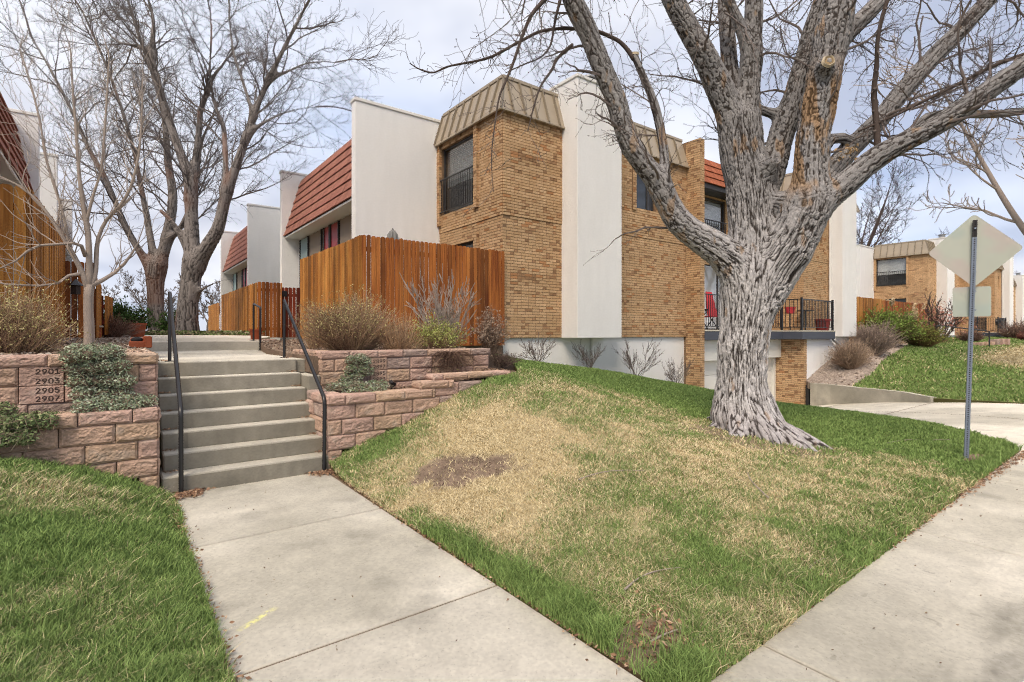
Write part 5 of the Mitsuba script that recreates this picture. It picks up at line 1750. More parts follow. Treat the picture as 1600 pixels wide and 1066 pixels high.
def far_tree(label, x, y, z, h, seed, spread=.35, group=None, bsdf='twig_dark', depth=2, tip=None):
    rr = np.random.default_rng(seed)
    g = [('trunk', [(x, y, z - .2, h * .022), (x + rr.normal(0, .02 * h), y, z + h * .15, h * .018), (x, y, z + h * .3, h * .016)])]
    for i in range(6):
        a = rr.uniform(0, 6.28)
        b = z + h * rr.uniform(.2, .3)
        e = h * rr.uniform(.75, 1.0)
        q = [(x, y, b, h * .011)]
        for t in (.35, .7, 1.0):
            q.append((x + math.cos(a) * spread * h * t ** .8 + rr.normal(0, .02 * h), y + math.sin(a) * spread * h * t ** .8, b + (z + e - b) * t, h * .011 * (1 - .75 * t)))
        g.append(('s', q))
    return bare_tree(label, g, seed, bsdf, h * .085, h * .20, depth, tip or h * .0013, .05, .005 * h, group=group, kids=(4, 6), blend=False, wig=.13)


far_tree('bare tree rising behind the roof of the brick house left of the sign', 46.0, 17.5, 1.0, 11.5, 61, .30)
far_tree('tall bare tree with a forked pale trunk at the right edge, behind the big limb', 26.6, 2.7, .1, 12.5, 62, .30, bsdf='twig_pale')
far_tree('small bare tree top far behind at the right edge below the sky', 105, 20, 1.2, 13.5, 63, .38)
far_tree('small bare tree top just right of the white chimney of the large house', 66, 31, 1.2, 13, 64, .35)
for i, (x, y, h, lab) in enumerate([(-9, 66, 6.5, 'left of the young tree trunk'), (-2, 74, 6, 'between the young tree and the terracotta pot'), (4, 82, 7, 'between the two dark court trees'), (8.5, 70, 6, 'right of the dark court trees'), (-17, 80, 8, 'behind the left fence')]):
    far_tree('faint far bare tree low on the horizon, ' + lab, x, y, 1.2, h, 70 + i, .45, group='distant trees at the end of the court', bsdf='twig', tip=.02)

# ---------------------------------------------------------------- shrubs and plants
def leaf_quads(m, P, size, r, cols, flat=0.0):
    """Small leaves (two triangles each) at the points P."""
    n = len(P)
    a = r.normal(0, 1, (n, 3))
    a[:, 2] *= 1 - flat
    a /= np.linalg.norm(a, axis=1, keepdims=True)
    b = np.cross(a, r.normal(0, 1, (n, 3)))
    b /= np.linalg.norm(b, axis=1, keepdims=True)
    s = (size * r.uniform(.6, 1.3, n))[:, None]
    v = np.stack([P - a * s, P + b * s * .5, P + a * s, P - b * s * .5], 1).reshape(-1, 3)
    i = np.arange(n)[:, None] * 4
    f = np.vstack([i + [0, 1, 2], i + [0, 2, 3]])
    c = cols[r.integers(0, len(cols), n)] * r.uniform(.75, 1.25, (n, 1))
    m.add(v, f, np.repeat(c, 4, 0))
    return m


def tri_tubes(m, P, R, c):
    """Many 3-sided stems at once. P: (n, k, 3), R: (n, k), c: (n, 3)."""
    n, k, _ = P.shape
    t = np.gradient(P, axis=1)
    t /= np.linalg.norm(t, axis=2, keepdims=True) + 1e-12
    a = np.cross(t, [0.31, 0.83, 0.21])
    a /= np.linalg.norm(a, axis=2, keepdims=True) + 1e-12
    b = np.cross(t, a)
    th = np.arange(3) * 2 * np.pi / 3
    v = P[:, :, None] + (a[:, :, None] * np.cos(th)[None, None, :, None] + b[:, :, None] * np.sin(th)[None, None, :, None]) * R[:, :, None, None]
    base = (np.arange(n) * k * 3)[:, None, None, None] + (np.arange(k - 1) * 3)[None, :, None, None]
    j = np.arange(3)
    q = np.stack([j, (j + 1) % 3, (j + 1) % 3 + 3, j + 3], 1)[None, None] + base
    q = q.reshape(-1, 4)
    m.add(v.reshape(-1, 3), q, np.repeat(c, k * 3, 0))
    return m


def stems_bush(label, c, rad, n, seed, stem_cols, leaf_cols, nleaf, leaf=.010, sr=.0028, spread=1.0, droop=0.0, top_only=.45, name='shrub', cat='shrub', group=None, sub=3, base_r=.18):
    """A round bush of many thin stems that fan out from the ground, with small leaves towards the tips."""
    r = np.random.default_rng(seed)
    k = thing(name, label, cat, group)
    c, rad = np.array(c, float), np.array(rad, float)
    th, u = r.uniform(0, 2 * np.pi, n), r.uniform(0, 1, n) ** .6
    tipr = u * spread
    tip = np.stack([np.cos(th) * tipr, np.sin(th) * tipr, np.sqrt(np.clip(1 - (tipr * .93) ** 2, .03, 1))], 1) * r.uniform(.52, 1.12, (n, 1))
    lump = 1 + .30 * (meshkit.fbm(tip * 2.1 + seed, 2, seed) - .5) * 2
    tip = tip * lump[:, None] * rad + c
    b = c + np.stack([np.cos(th) * u * rad[0] * base_r, np.sin(th) * u * rad[1] * base_r, 0 * u - .05], 1)
    s = np.linspace(0, 1, 5)[None, :, None]
    mid = b * .5 + tip * .5 + np.stack([0 * u, 0 * u, rad[2] * (.12 - droop) + 0 * u], 1) + r.normal(0, .03, (n, 3)) * rad
    P = (1 - s) ** 2 * b[:, None] + 2 * s * (1 - s) * mid[:, None] + s ** 2 * tip[:, None]
    P[:, 1:] += r.normal(0, .010, (n, 4, 3))
    R = sr * np.linspace(1.3, .45, 5)[None] * r.uniform(.7, 1.3, (n, 1))
    cols = np.array(stem_cols)
    m = tri_tubes(MB(), P, R, cols[r.integers(0, len(cols), n)] * r.uniform(.6, 1.3, (n, 1)))
    # side twigs
    if sub:
        i = r.integers(0, n, n * sub)
        t = r.uniform(.4, .98, n * sub)
        seg = np.minimum((t * 4).astype(int), 3)
        q = P[i, seg] + (P[i, seg + 1] - P[i, seg]) * (t * 4 - seg)[:, None]
        d = P[i, 4] - P[i, 2]
        d /= np.linalg.norm(d, axis=1, keepdims=True) + 1e-9
        d = d + r.normal(0, .55, d.shape) + [0, 0, .25]
        d /= np.linalg.norm(d, axis=1, keepdims=True)
        L = r.uniform(.12, .30, n * sub)[:, None] * rad.mean()
        P2 = np.stack([q, q + d * L * .5 + r.normal(0, .005, d.shape), q + d * L], 1)
        tri_tubes(m, P2, np.tile(np.array([[.75, .5, .3]]) * sr, (n * sub, 1)), cols[r.integers(0, len(cols), n * sub)] * r.uniform(.6, 1.3, (n * sub, 1)))
        ends = P2.reshape(-1, 3)[2::3]
    else:
        ends = tip
    put('stem', m, 'vertex_matte', color=True, parent=k)
    if nleaf:
        j = r.integers(0, len(ends), nleaf)
        q = ends[j] + r.normal(0, .018, (nleaf, 3))
        keep = (q[:, 2] - c[2]) / rad[2] > top_only + r.normal(0, .16, nleaf)
        q = q[keep]
        put('leaf', leaf_quads(MB(), q, leaf, r, np.array(leaf_cols)), 'vertex_matte', color=True, parent=k, kind='stuff')
    return k


TAWNY = [(.26, .17, .12), (.35, .235, .155), (.21, .135, .10), (.42, .31, .19)]
OLIVE = [(.47, .43, .20), (.40, .38, .16), (.54, .48, .25), (.34, .29, .13)]
TAN = [(.44, .29, .17), (.36, .22, .13), (.50, .36, .22)]
stems_bush('wide tawny bush with yellow green tips in front of the cedar fence', (2.72, 7.45, 1.20), (.80, .56, .80), 1300, 201, TAWNY, OLIVE, 9000, .011, .0030, sub=3)
stems_bush('feathery tan bush spilling over the wall right of the wide tawny bush', (3.30, 7.12, 1.20), (.42, .36, .56), 520, 202, TAN + TAWNY, TAN, 500, .008, .0026, droop=.15)
stems_bush('leafy yellow green bush in front of the pale bare shrub', (3.95, 7.2, 1.20), (.55, .42, .50), 380, 203, TAWNY, [(.36, .40, .12), (.45, .46, .20), (.28, .33, .09)], 6500, .014, .0026, top_only=.30)
stems_bush('round tawny bush with yellow green tips below the golden fence at the left edge', (-.86, 7.35, 1.16), (.56, .55, .76), 800, 204, TAWNY, OLIVE, 6000, .012, .0030)
stems_bush('thin tawny shrub at the head of the steps by the handrail', (2.65, 9.0, 1.25), (.42, .40, .72), 160, 205, TAN + TAWNY, OLIVE, 700, .009, .003, sub=3)
stems_bush('tangle of brown stems hanging over the upper right wall', (3.95, 6.74, 1.30), (.60, .26, -.46), 420, 206, [(.12, .075, .055), (.18, .115, .085)], OLIVE, 300, .009, .0026, droop=.35)
stems_bush('dry vine of dead leaves beside the corner of the brick house', (5.45, 7.9, 1.18), (.36, .36, .72), 240, 207, [(.16, .11, .085), (.24, .18, .14)], [(.33, .25, .19), (.26, .19, .145), (.42, .33, .26)], 2600, .017, .0026, top_only=.1)
stems_bush('low dark tangle at the top of the lawn below the brick corner', (5.0, 7.0, 1.0), (.55, .3, .22), 300, 208, [(.09, .065, .055), (.14, .10, .085)], [(.12, .09, .07)], 500, .012, .0026, top_only=0)


def twig_shrub(label, c, h, spread, seed, bsdf='twig', n=9, group=None, tip=.0028, r0=.011, depth=2, name='bare_shrub', kids=(3, 5)):
    k = thing(name, label, 'shrub', group)
    t = Twigs(seed)
    for i in range(n):
        a = t.r.uniform(0, 6.28)
        d = np.array([math.cos(a) * spread, math.sin(a) * spread, 1.0])
        t.branch(np.array(c) + t.r.normal(0, .03, 3) * [1, 1, 0], d, h * t.r.uniform(.6, .85), r0 * t.r.uniform(.7, 1.1), depth, .06, .09, kids, (.3, .7), (.35, .55), tip=tip)
    put('stem', t.mesh(), bsdf, parent=k)
    return k


twig_shrub('pale bare shrub of upright stems in front of the cedar fence', (4.16, 7.28, 1.18), 1.15, .50, 301, 'twig_pale', 22, tip=.0055, r0=.016, kids=(3, 5))
for i, (x, y, h, lab) in enumerate([(9.30, 9.2, .72, 'first bare twiggy shrub against the white foundation, under the chimney'), (10.95, 9.15, .95, 'middle bare twiggy shrub against the white foundation'), (12.70, 9.1, .80, 'last bare twiggy shrub beside the brick wing wall'), (7.55, 9.1, .62, 'sparse bare shrub below the brick corner, left of the chimney')]):
    twig_shrub(lab, (x, y, float(lawn_z(x, y)) - .02), h, .75, 310 + i, 'twig', 11, group='bare shrubs along the white foundation', tip=.0045, r0=.010)


def creeper(label, pts, seed, n, leaf, cols, stem=True, name='trailing_plant', thick=.05):
    """Trailing plant: leaves over a soft surface given by (x, y, z, radius) cushions."""
    r = np.random.default_rng(seed)
    k = thing(name, label, 'plant')
    pts = np.asarray(pts, float)
    w = pts[:, 3] ** 2
    i = r.choice(len(pts), n, p=w / w.sum())
    d = r.normal(0, 1, (n, 3))
    d /= np.linalg.norm(d, axis=1, keepdims=True)
    P = pts[i, :3] + d * pts[i, 3:4] * r.uniform(.45, 1.05, (n, 1)) * [1, .8, .75]
    put('leaf', leaf_quads(MB(), P, leaf, r, np.array(cols), .3), 'vertex_matte', color=True, parent=k, kind='stuff')
    m = 260
    j = r.integers(0, n, m)
    d = r.normal(0, 1, (m, 3)) * [1, .7, .6] + [0, -.3, -.2]
    d /= np.linalg.norm(d, axis=1, keepdims=True)
    L = r.uniform(.04, .13, (m, 1))
    Q = np.stack([P[j] - d * L, P[j] + r.normal(0, .006, (m, 3)), P[j] + d * L], 1)
    put('stem', tri_tubes(MB(), Q, np.full((m, 3), .0022), np.tile(np.array([[.22, .18, .13]]), (m, 1))), 'vertex_matte', color=True, parent=k)
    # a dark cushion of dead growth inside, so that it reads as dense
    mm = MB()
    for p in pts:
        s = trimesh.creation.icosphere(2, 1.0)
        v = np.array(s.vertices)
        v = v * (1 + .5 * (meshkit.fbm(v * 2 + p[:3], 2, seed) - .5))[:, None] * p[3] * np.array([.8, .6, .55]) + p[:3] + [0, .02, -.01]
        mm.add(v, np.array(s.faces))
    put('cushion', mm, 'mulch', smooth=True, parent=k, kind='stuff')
    return k


SILVER = [(.36, .41, .29), (.29, .35, .23), (.46, .50, .39), (.22, .28, .17)]
GREENY = [(.18, .24, .11), (.25, .30, .14), (.13, .18, .08), (.30, .33, .17)]
rp = np.random.default_rng(5)
p1 = [(x, 6.20 + rp.normal(0, .03), z, .10) for x, z in ((-.33, 1.32), (-.22, 1.34), (-.12, 1.33), (-.02, 1.34), (-.30, 1.20), (-.18, 1.22), (-.08, 1.22), (.02, 1.22), (-.28, 1.08), (-.16, 1.10), (-.05, 1.09), (.06, 1.08), (-.25, .97), (-.1, .97), (.04, .97))]
p1 += [(x, 6.02 + rp.normal(0, .04), .89, .10) for x in (-.22, -.14, -.05, .05, .14, .21)] + [(x, 5.90, .86, .075) for x in (-.25, -.12, 0, .1)]
p1 += [(x, 6.45, 1.36, .10) for x in (-.3, -.18, -.05)]
creeper('silvery green creeper spilling over the left upper wall beside the engraved numbers', p1, 401, 9500, .0135, SILVER)
p2 = [(x, 5.95 + rp.normal(0, .04), .90 + rp.normal(0, .02), .11) for x in (-1.05, -.95, -.84, -.76)] + [(x, 5.92, .81, .085) for x in (-.66, -.56, -.46)] + [(x, 5.80, .80, .10) for x in (-.95, -.82, -.7, -.58, -.48)] + [(x, 5.74, .69, .09) for x in (-.95, -.84, -.72, -.6)]
creeper('dark green trailing plant over the lower left wall below the engraved numbers', p2, 402, 7500, .015, GREENY)
p3 = [(x, 6.66 + rp.normal(0, .02), z, .09) for x, z in ((2.42, 1.18), (2.52, 1.2), (2.6, 1.16), (2.4, 1.06), (2.5, 1.07), (2.62, 1.04), (2.36, .96), (2.48, .95), (2.3, .9))]
p3 += [(x, 6.42 + rp.normal(0, .05), .86, .10) for x in (2.1, 2.2, 2.3, 2.42, 2.54, 2.62, 2.7)] + [(x, 6.1, .84, .07) for x in (2.22, 2.34, 2.46, 2.58)]
creeper('silvery green creeper hanging down the right upper wall', p3, 403, 6500, .013, SILVER + GREENY[:1])

# right slope: grey bushes, low juniper, plume grass, reddish shrub
def ez(x, y):
    return float(east_z(x, y))


stems_bush('greyish brown bush on the gravel slope beside the large house', (23.9, 8.05, ez(23.9, 8.05) - .05), (1.6, .9, 1.25), 700, 210, [(.29, .22, .19), (.38, .30, .25), (.22, .17, .15)], [(.30, .24, .19), (.22, .17, .12)], 2200, .022, .008)
stems_bush('lower tawny brown bush sprawling on the gravel below the greyish bush', (21.4, 7.9, ez(21.4, 7.9) - .1), (1.65, .75, .95), 600, 211, [(.30, .215, .165), (.40, .30, .22)], [(.34, .25, .18), (.24, .18, .12)], 1600, .022, .007)
stems_bush('wide green juniper mound at the top of the bright lawn', (30.2, 9.6, ez(30.2, 9.6) + .1), (2.7, 1.4, 1.35), 1000, 212, [(.16, .20, .06), (.13, .15, .06), (.20, .13, .08)], [(.23, .33, .08), (.31, .41, .11), (.17, .25, .06)], 11000, .045, .012, top_only=.15, name='juniper')
stems_bush('smaller olive juniper mound right of the wide green one', (32.2, 8.7, ez(32.2, 8.7)), (1.3, 1.0, 1.05), 500, 213, [(.18, .15, .06), (.22, .14, .08)], [(.24, .26, .07), (.18, .22, .06)], 4000, .04, .010, top_only=.2, name='juniper')
k = thing('plume_grass', 'pale feathery plumes of ornamental grass in front of the far fence', 'ornamental grass')
rr = np.random.default_rng(9)
ms, mp = MB(), MB()
n = 80
base = np.array([34.0, 10.2, 1.0]) + rr.normal(0, .25, (n, 3)) * [1, 1, 0]
a = rr.uniform(0, 6.28, n)
tip = base + np.stack([np.cos(a) * .9, np.sin(a) * .9, rr.uniform(1.2, 2.1, n)], 1) * rr.uniform(.7, 1.1, (n, 1))
tri_tubes(ms, np.stack([base, base * .45 + tip * .55 + [0, 0, .25], tip], 1), np.tile([[.012, .01, .008]], (n, 1)), np.tile([[.45, .34, .18]], (n, 1)))
put('stem', ms, 'vertex_matte', color=True, parent=k)
for t, b in zip(tip[:34], base):
    d = t - b
    d = d / np.linalg.norm(d) * .34 + np.array([0, 0, -.06])
    q = t + np.linspace(0, 1, 14)[:, None] * d + rr.normal(0, .02, (14, 3))
    leaf_quads(mp, np.repeat(q, 5, 0) + rr.normal(0, .025, (70, 3)), .055, rr, np.array([(.58, .46, .30), (.66, .54, .37), (.50, .38, .24)]))
put('plume', mp, 'vertex_matte', color=True, parent=k, kind='stuff')
k = twig_shrub('reddish leafy shrub with dark stems in front of the far white chimney', (37.2, 9.3, ez(37.2, 9.3)), 2.5, .7, 320, 'twig_dark', 10, tip=.016, r0=.045, depth=2)
r2 = np.random.default_rng(17)
P = np.array([37.2, 9.3, ez(37.2, 9.3) + 1.35]) + r2.normal(0, 1, (1500, 3)) * [.72, .72, .45]
put('leaf', leaf_quads(MB(), P, .055, r2, np.array([(.42, .19, .15), (.34, .14, .11), (.52, .29, .22)])), 'vertex_matte', color=True, parent=k, kind='stuff')
for i, (x, y, s, lab) in enumerate([(40.5, 8.6, .8, 'dark leafless shrub by the far white chimney base'), (52.5, 8.6, 1.3, 'brown shrub right of the sign post below the far balcony'), (57.0, 8.8, 1.5, 'large brown shrub at the right edge beside the far fence'), (49.5, 7.6, .7, 'low dark red shrub on the far slope')]):
    stems_bush(lab, (x, y, ez(x, y)), (s, s, s * .95), 260, 230 + i, [(.16, .10, .085), (.22, .15, .12)] if i != 3 else [(.14, .05, .045), (.2, .07, .06)], [(.24, .16, .11)], 250, .05, .016)
stems_bush('dark evergreen shrub between the court tree trunks', (1.72, 22.8, 1.40), (.6, .6, .85), 420, 240, [(.06, .08, .03)], [(.055, .105, .03), (.08, .14, .045), (.04, .08, .025)], 5200, .035, .008, top_only=.05, name='evergreen_shrub')
stems_bush('dark evergreen shrub behind the terracotta pot in the court', (.12, 19.9, 1.40), (.95, .8, 1.0), 500, 241, [(.06, .08, .03)], [(.055, .105, .03), (.08, .14, .045), (.12, .18, .07)], 6500, .035, .008, top_only=.1, name='evergreen_shrub')
stems_bush('brown dead shrub beside the terracotta pot in the court', (-.18, 16.0, 1.36), (.75, .6, .62), 420, 242, [(.20, .12, .09), (.28, .18, .14)], [(.30, .2, .15)], 300, .02, .006)
r3 = np.random.default_rng(21)
n = 5200
P = np.column_stack([r3.uniform(-.6, 3.6, n), r3.uniform(17.0, 22.5, n), 1.50 + r3.uniform(0, .12, n)])
P = P[~contains_xy(path, P[:, 0], P[:, 1])]
put('ground_cover', leaf_quads(MB(), P, .05, r3, np.array([(.16, .22, .08), (.26, .27, .15), (.33, .27, .18), (.1, .15, .05)]), .4), 'vertex_matte', color=True,
    label='low green and brown ground cover around the dark court trees', cat='ground cover', kind='stuff')
# leaf litter and stones on the left gravel bed
n = 3800
P = np.column_stack([r3.uniform(-.9, .3, n), r3.uniform(6.5, 12.0, n), np.zeros(n)])
P[:, 2] = upper_z(P[:, 0], P[:, 1]) + .045 + r3.uniform(0, .03, n)
put('leaf_litter', leaf_quads(MB(), P, .026, r3, np.array([(.42, .35, .28), (.30, .23, .18), (.52, .46, .39), (.22, .16, .125)]), .75), 'vertex_matte', color=True,
    label='pale dry leaves and stones on the bed around the young tree', cat='leaf litter', kind='stuff')
n = 5200
P = np.column_stack([r3.uniform(2.0, 5.4, n), r3.uniform(6.9, 12.3, n), np.zeros(n)])
P = P[contains_xy(UP_E, P[:, 0], P[:, 1])]
P[:, 2] = up_e_z(P[:, 0], P[:, 1]) + .01 + r3.uniform(0, .03, len(P))
put('leaf_litter', leaf_quads(MB(), P, .022, r3, np.array([(.26, .18, .13), (.16, .11, .085), (.36, .28, .21), (.44, .36, .28)]), .7), 'vertex_matte', color=True,
    label='dry leaves and wood chips on the upper bed right of the landing', cat='leaf litter', kind='stuff')
n = 900
P = np.column_stack([r3.normal(2.53, .34, n), r3.normal(4.28, .40, n), np.zeros(n)])
P = P[soil_mask(P[:, 0], P[:, 1]) > .4]
P[:, 2] = lawn_z(P[:, 0], P[:, 1]) + .006
put('soil_crumbs', leaf_quads(MB(), P, .011, r3, np.array([(.20, .15, .11), (.13, .09, .07), (.30, .24, .18)]), .5), 'vertex_matte', color=True,
    label='loose crumbs of earth on the bare patch of the mound', cat='soil', kind='stuff')
n = 2600
P = np.column_stack([r3.uniform(2.1, 4.6, n), r3.uniform(6.02, 6.72, n), np.zeros(n)])
P[:, 2] = np.maximum(.76, lawn_z(P[:, 0], np.full(n, 5.95))) + .02 + r3.uniform(0, .03, n)
put('leaf_litter', leaf_quads(MB(), P, .02, r3, np.array([(.24, .16, .11), (.14, .10, .08), (.33, .24, .17)]), .7), 'vertex_matte', color=True,
    label='brown dry leaves on the shelf between the two right walls', cat='leaf litter', kind='stuff')
n = 3000
P = np.column_stack([r3.uniform(18.9, 34, n), r3.uniform(5.2, 12, n), np.zeros(n)])
P = P[contains_xy(GRAVEL_POLY, P[:, 0], P[:, 1])]
P[:, 2] = east_z(P[:, 0], P[:, 1]) + .02
put('gravel', leaf_quads(MB(), P, .05, r3, np.array([(.42, .35, .29), (.30, .24, .20), (.5, .44, .38), (.2, .15, .12)]), .6), 'vertex_matte', color=True,
    label='loose stones and dead leaves on the slope beside the driveway', cat='gravel', kind='stuff')

# ---------------------------------------------------------------- road sign
sg = thing('road_sign', 'back of a diamond road sign with a square plate below on a perforated post', 'road sign')
sc = np.array([8.084, 1.684])
sn = np.array([C_, S_]) if False else None
pd = np.array([.35, -.937])            # the plates run across this direction
pd /= np.linalg.norm(pd)
pn = np.array([-pd[1], pd[0]])          # their back looks away from this one


def plate(poly, zc, cx, bsdf, th=.004, nudge=0.0):
    m = trimesh.creation.extrude_polygon(poly, th, engine='earcut')
    v = np.array(m.vertices)
    w = np.column_stack([cx[0] + pd[0] * v[:, 0] + pn[0] * (v[:, 2] + nudge), cx[1] + pd[1] * v[:, 0] + pn[1] * (v[:, 2] + nudge), v[:, 1] + zc])
    f = np.array(m.faces)
    tm = trimesh.Trimesh(w, f, process=False)
    if tm.volume < 0:
        f = f[:, ::-1]
    return MB().add(w, f)


dia = Polygon([(0, .435), (.435, 0), (0, -.435), (-.435, 0)]).buffer(-.04).buffer(.04, quad_segs=6)
put('diamond_plate', plate(dia, 2.508, sc, 'sign_back', nudge=.035), 'sign_back', parent=sg, label='diamond plate seen from its bare metal back')
sq = Polygon([(-.175, -.178), (.175, -.178), (.175, .178), (-.175, .178)]).buffer(-.02).buffer(.02, quad_segs=4)
put('square_plate', plate(sq, 1.905, (sc[0] + .035, sc[1] + .03), 'sign_back', nudge=.035), 'sign_back', parent=sg, label='small plate below the diamond, seen from its back')
# perforated square post, in front of the plates
pw = .022
lean = np.array([.012, .006])


def post_piece(z0, z1, w, bsdf, name, holes=True):
    m = MB()
    step = .0254
    b = lambda z: sc + np.array([.126, .106]) * (1 - z / 2.75)
    # four corner strips and bars between the holes on the two visible faces; closed inside by a dark core
    core = MB()
    core.frame_box((*(b(z0) - pd * (w - .006) - pn * (w - .006)), z0), (*(pd * 2 * (w - .006)), 0), (*(pn * 2 * (w - .006)), 0), (*(b(z1) - b(z0)), z1 - z0))
    n = int((z1 - z0) / step)
    dv = b(z1) - b(z0)
    for (u, vv) in ((pd, pn), (pn, pd)):
        for side in (-1, 1):
            o = b(z0) + vv * side * w - (vv * .004 if side > 0 else 0)
            for s0, s1 in ((-w, -.0065), (.0065, w)):
                m.frame_box((*(o + u * s0), z0), (*(u * (s1 - s0)), 0), (*(vv * .004), 0), (*dv, z1 - z0))
            if side == -1:
                for i in range(n + 1):
                    z = z0 + i * step
                    zz = min(z + step * .5, z1)
                    o2 = b(z) + vv * side * w
                    m.frame_box((*(o2 - u * .0066 + vv * .0002), z), (*(u * .0132), 0), (*(vv * .0036), 0), (0, 0, zz - z))
    k = put(name, m, bsdf, parent=sg)
    put('core', core, 'interior_dark', parent=k)
    return k


post_piece(0.0, 2.66, .022, 'galvanised', 'post')
post_piece(2.661, 2.86, .020, 'dark_frame', 'post_top')
for z in (2.76, 2.25, 2.02, 1.80):
    q = sc - pn * .03
    put('bolt', MB().tube([(*(q - pn * .0), z), (*(q - pn * .012), z)], .011, 8), 'galvanised', parent=sg)

# ---------------------------------------------------------------- pots, umbrella, balcony things, lamps
def pot(label, c, r, h, rim=.05, bsdf='terracotta', name='flower_pot', soil=True, group=None):
    k = thing(name, label, 'flower pot', group)
    prof = np.array([(0, 0), (r * .68, 0), (r * .90, h - rim), (r * 1.0, h - rim), (r, h), (r * .88, h), (r * .84, h - rim * .8), (0, h - rim * .8)])
    m = trimesh.creation.revolve(prof, sections=28)
    put('body', MB().add(np.array(m.vertices) + c, np.array(m.faces)), bsdf, smooth=30, parent=k)
    return k


pot('large terracotta pot beside the dead shrub at the left of the court path', (.42, 16.6, 1.40), .205, .40)
k = thing('planter', 'low square red planter with a grey rim behind the young tree', 'planter')
put('body', MB().box((-.62, 14.3, 1.38), (-.28, 14.7, 1.66), ch=.01), 'terracotta', parent=k)
put('rim', MB().box((-.66, 14.26, 1.662), (-.24, 14.74, 1.70), ch=.008), 'concrete', parent=k)
pot('terracotta pot behind the short handrail by the second fence', (2.62, 13.55, 1.37), .15, .27, .04)
put('pavers', MB().box((2.50, 12.95, 1.34), (2.95, 13.9, 1.40), ch=.01), BLOCK_MATS[1], label='low edging of reddish pavers under the pot by the short handrail', cat='edging')
k = thing('broken_pot', 'broken reddish clay planter with a dark stone, left of the landing', 'planter')
put('body', MB().box((.13, 8.75, 1.33), (.37, 9.0, 1.42), ch=.012).box((.15, 9.02, 1.33), (.35, 9.2, 1.47), ch=.012).box((.30, 8.72, 1.33), (.385, 9.2, 1.49), ch=.012), 'terracotta', parent=k)
s = trimesh.creation.icosphere(2, 1.0)
put('stone', MB().add(np.array(s.vertices) * [.07, .06, .04] + [.22, 8.9, 1.44], np.array(s.faces)), 'interior_dark', smooth=True, parent=k)

um = thing('patio_umbrella', 'folded grey patio umbrella showing above the cedar fence', 'umbrella')
th = np.linspace(0, 2 * np.pi, 49)[:-1]
rows = []
for z, rr_, dp in ((4.06, .012, 0), (4.02, .06, .1), (3.94, .105, .2), (3.80, .12, .3), (3.55, .135, .35), (3.1, .15, .38), (2.7, .13, .4)):
    rad_ = rr_ * (1 + dp * np.sin(8 * th))
    rows.append(np.column_stack([5.35 + np.cos(th) * rad_, 11.95 + np.sin(th) * rad_, np.full(48, z)]))
v = np.vstack(rows)
i, j = np.meshgrid(np.arange(len(rows) - 1), np.arange(48), indexing='ij')
f = np.stack([i * 48 + j, (i + 1) * 48 + j, (i + 1) * 48 + (j + 1) % 48, i * 48 + (j + 1) % 48], -1).reshape(-1, 4)
put('canopy', MB().add(v, f), 'grey_cloth', smooth=True, parent=um)
put('pole', MB().tube([(5.35, 11.95, 1.4), (5.35, 11.95, 4.08)], .02, 8), 'dark_frame', parent=um)

# folded red chair on the balcony
ch = thing('folding_chair', 'tall red fabric chair on the balcony left of the tree trunk', 'chair')
bx, by, bz = 14.74, 9.28, 1.65
put('back', MB().add([(bx - .27, by, bz + .42), (bx + .27, by, bz + .42), (bx + .16, by + .14, bz + 1.18), (bx - .16, by + .14, bz + 1.18), (bx - .27, by + .02, bz + .42), (bx + .27, by + .02, bz + .42), (bx + .16, by + .16, bz + 1.18), (bx - .16, by + .16, bz + 1.18)],
                     np.array([[0, 1, 2, 3], [5, 4, 7, 6], [0, 4, 5, 1], [1, 5, 6, 2], [2, 6, 7, 3], [3, 7, 4, 0]])), 'red_cloth', parent=ch)
put('seat', MB().box((bx - .27, by + .03, bz + .40), (bx + .27, by + .45, bz + .43), ch=.01), 'red_cloth', parent=ch)
for sx in (-1, 1):
    put('leg', MB().tube([(bx + sx * .28, by - .03, bz), (bx + sx * .28, by + .45, bz + .62)], .014, 8), 'black_metal', parent=ch)
    put('leg', MB().tube([(bx + sx * .28, by + .45, bz), (bx + sx * .28, by + .0, bz + .62)], .014, 8), 'black_metal', parent=ch)
    put('arm', MB().tube([(bx + sx * .28, by + .0, bz + .62), (bx + sx * .28, by + .46, bz + .64)], .016, 8), 'black_metal', parent=ch)

pot('round terracotta pot on the balcony right of the trunk', (18.55, 9.62, 1.65), .30, .50, .07)
pot('dark red pot on the balcony near its right corner', (20.95, 8.70, 1.65), .28, .42, .06, bsdf='pot_red')
k = thing('garden_chair', 'white plastic chair on the balcony right of the trunk', 'chair')
cx, cy = 17.75, 9.60
put('seat', MB().box((cx - .22, cy - .22, 2.06), (cx + .22, cy + .2, 2.09), ch=.01), 'white_plastic', parent=k)
for q in range(5):
    put('slat', MB().box((cx - .21 + q * .09, cy + .19, 2.1), (cx - .15 + q * .09, cy + .215, 2.5), ch=.005), 'white_plastic', parent=k)
for sx in (-1, 1):
    for sy in (-1, 1):
        put('leg', MB().box((cx + sx * .20 - .018, cy + sy * .19 - .018, 1.65), (cx + sx * .20 + .018, cy + sy * .19 + .018, 2.06)), 'white_plastic', parent=k)
k = thing('bistro_table', 'small dark table on the balcony between the pots', 'table')
put('top', MB().tube([(19.62, 8.72, 2.34), (19.62, 8.72, 2.365)], .27, 24), 'dark_frame', parent=k)
put('leg', MB().tube([(19.62, 8.72, 1.65), (19.62, 8.72, 2.34)], .025, 8), 'dark_frame', parent=k)
put('base', MB().tube([(19.62, 8.72, 1.646), (19.62, 8.72, 1.67)], .18, 16), 'dark_frame', parent=k)
k = thing('hanging_pot', 'red pot with a scarlet plant on the balcony behind the corner post', 'flower pot')
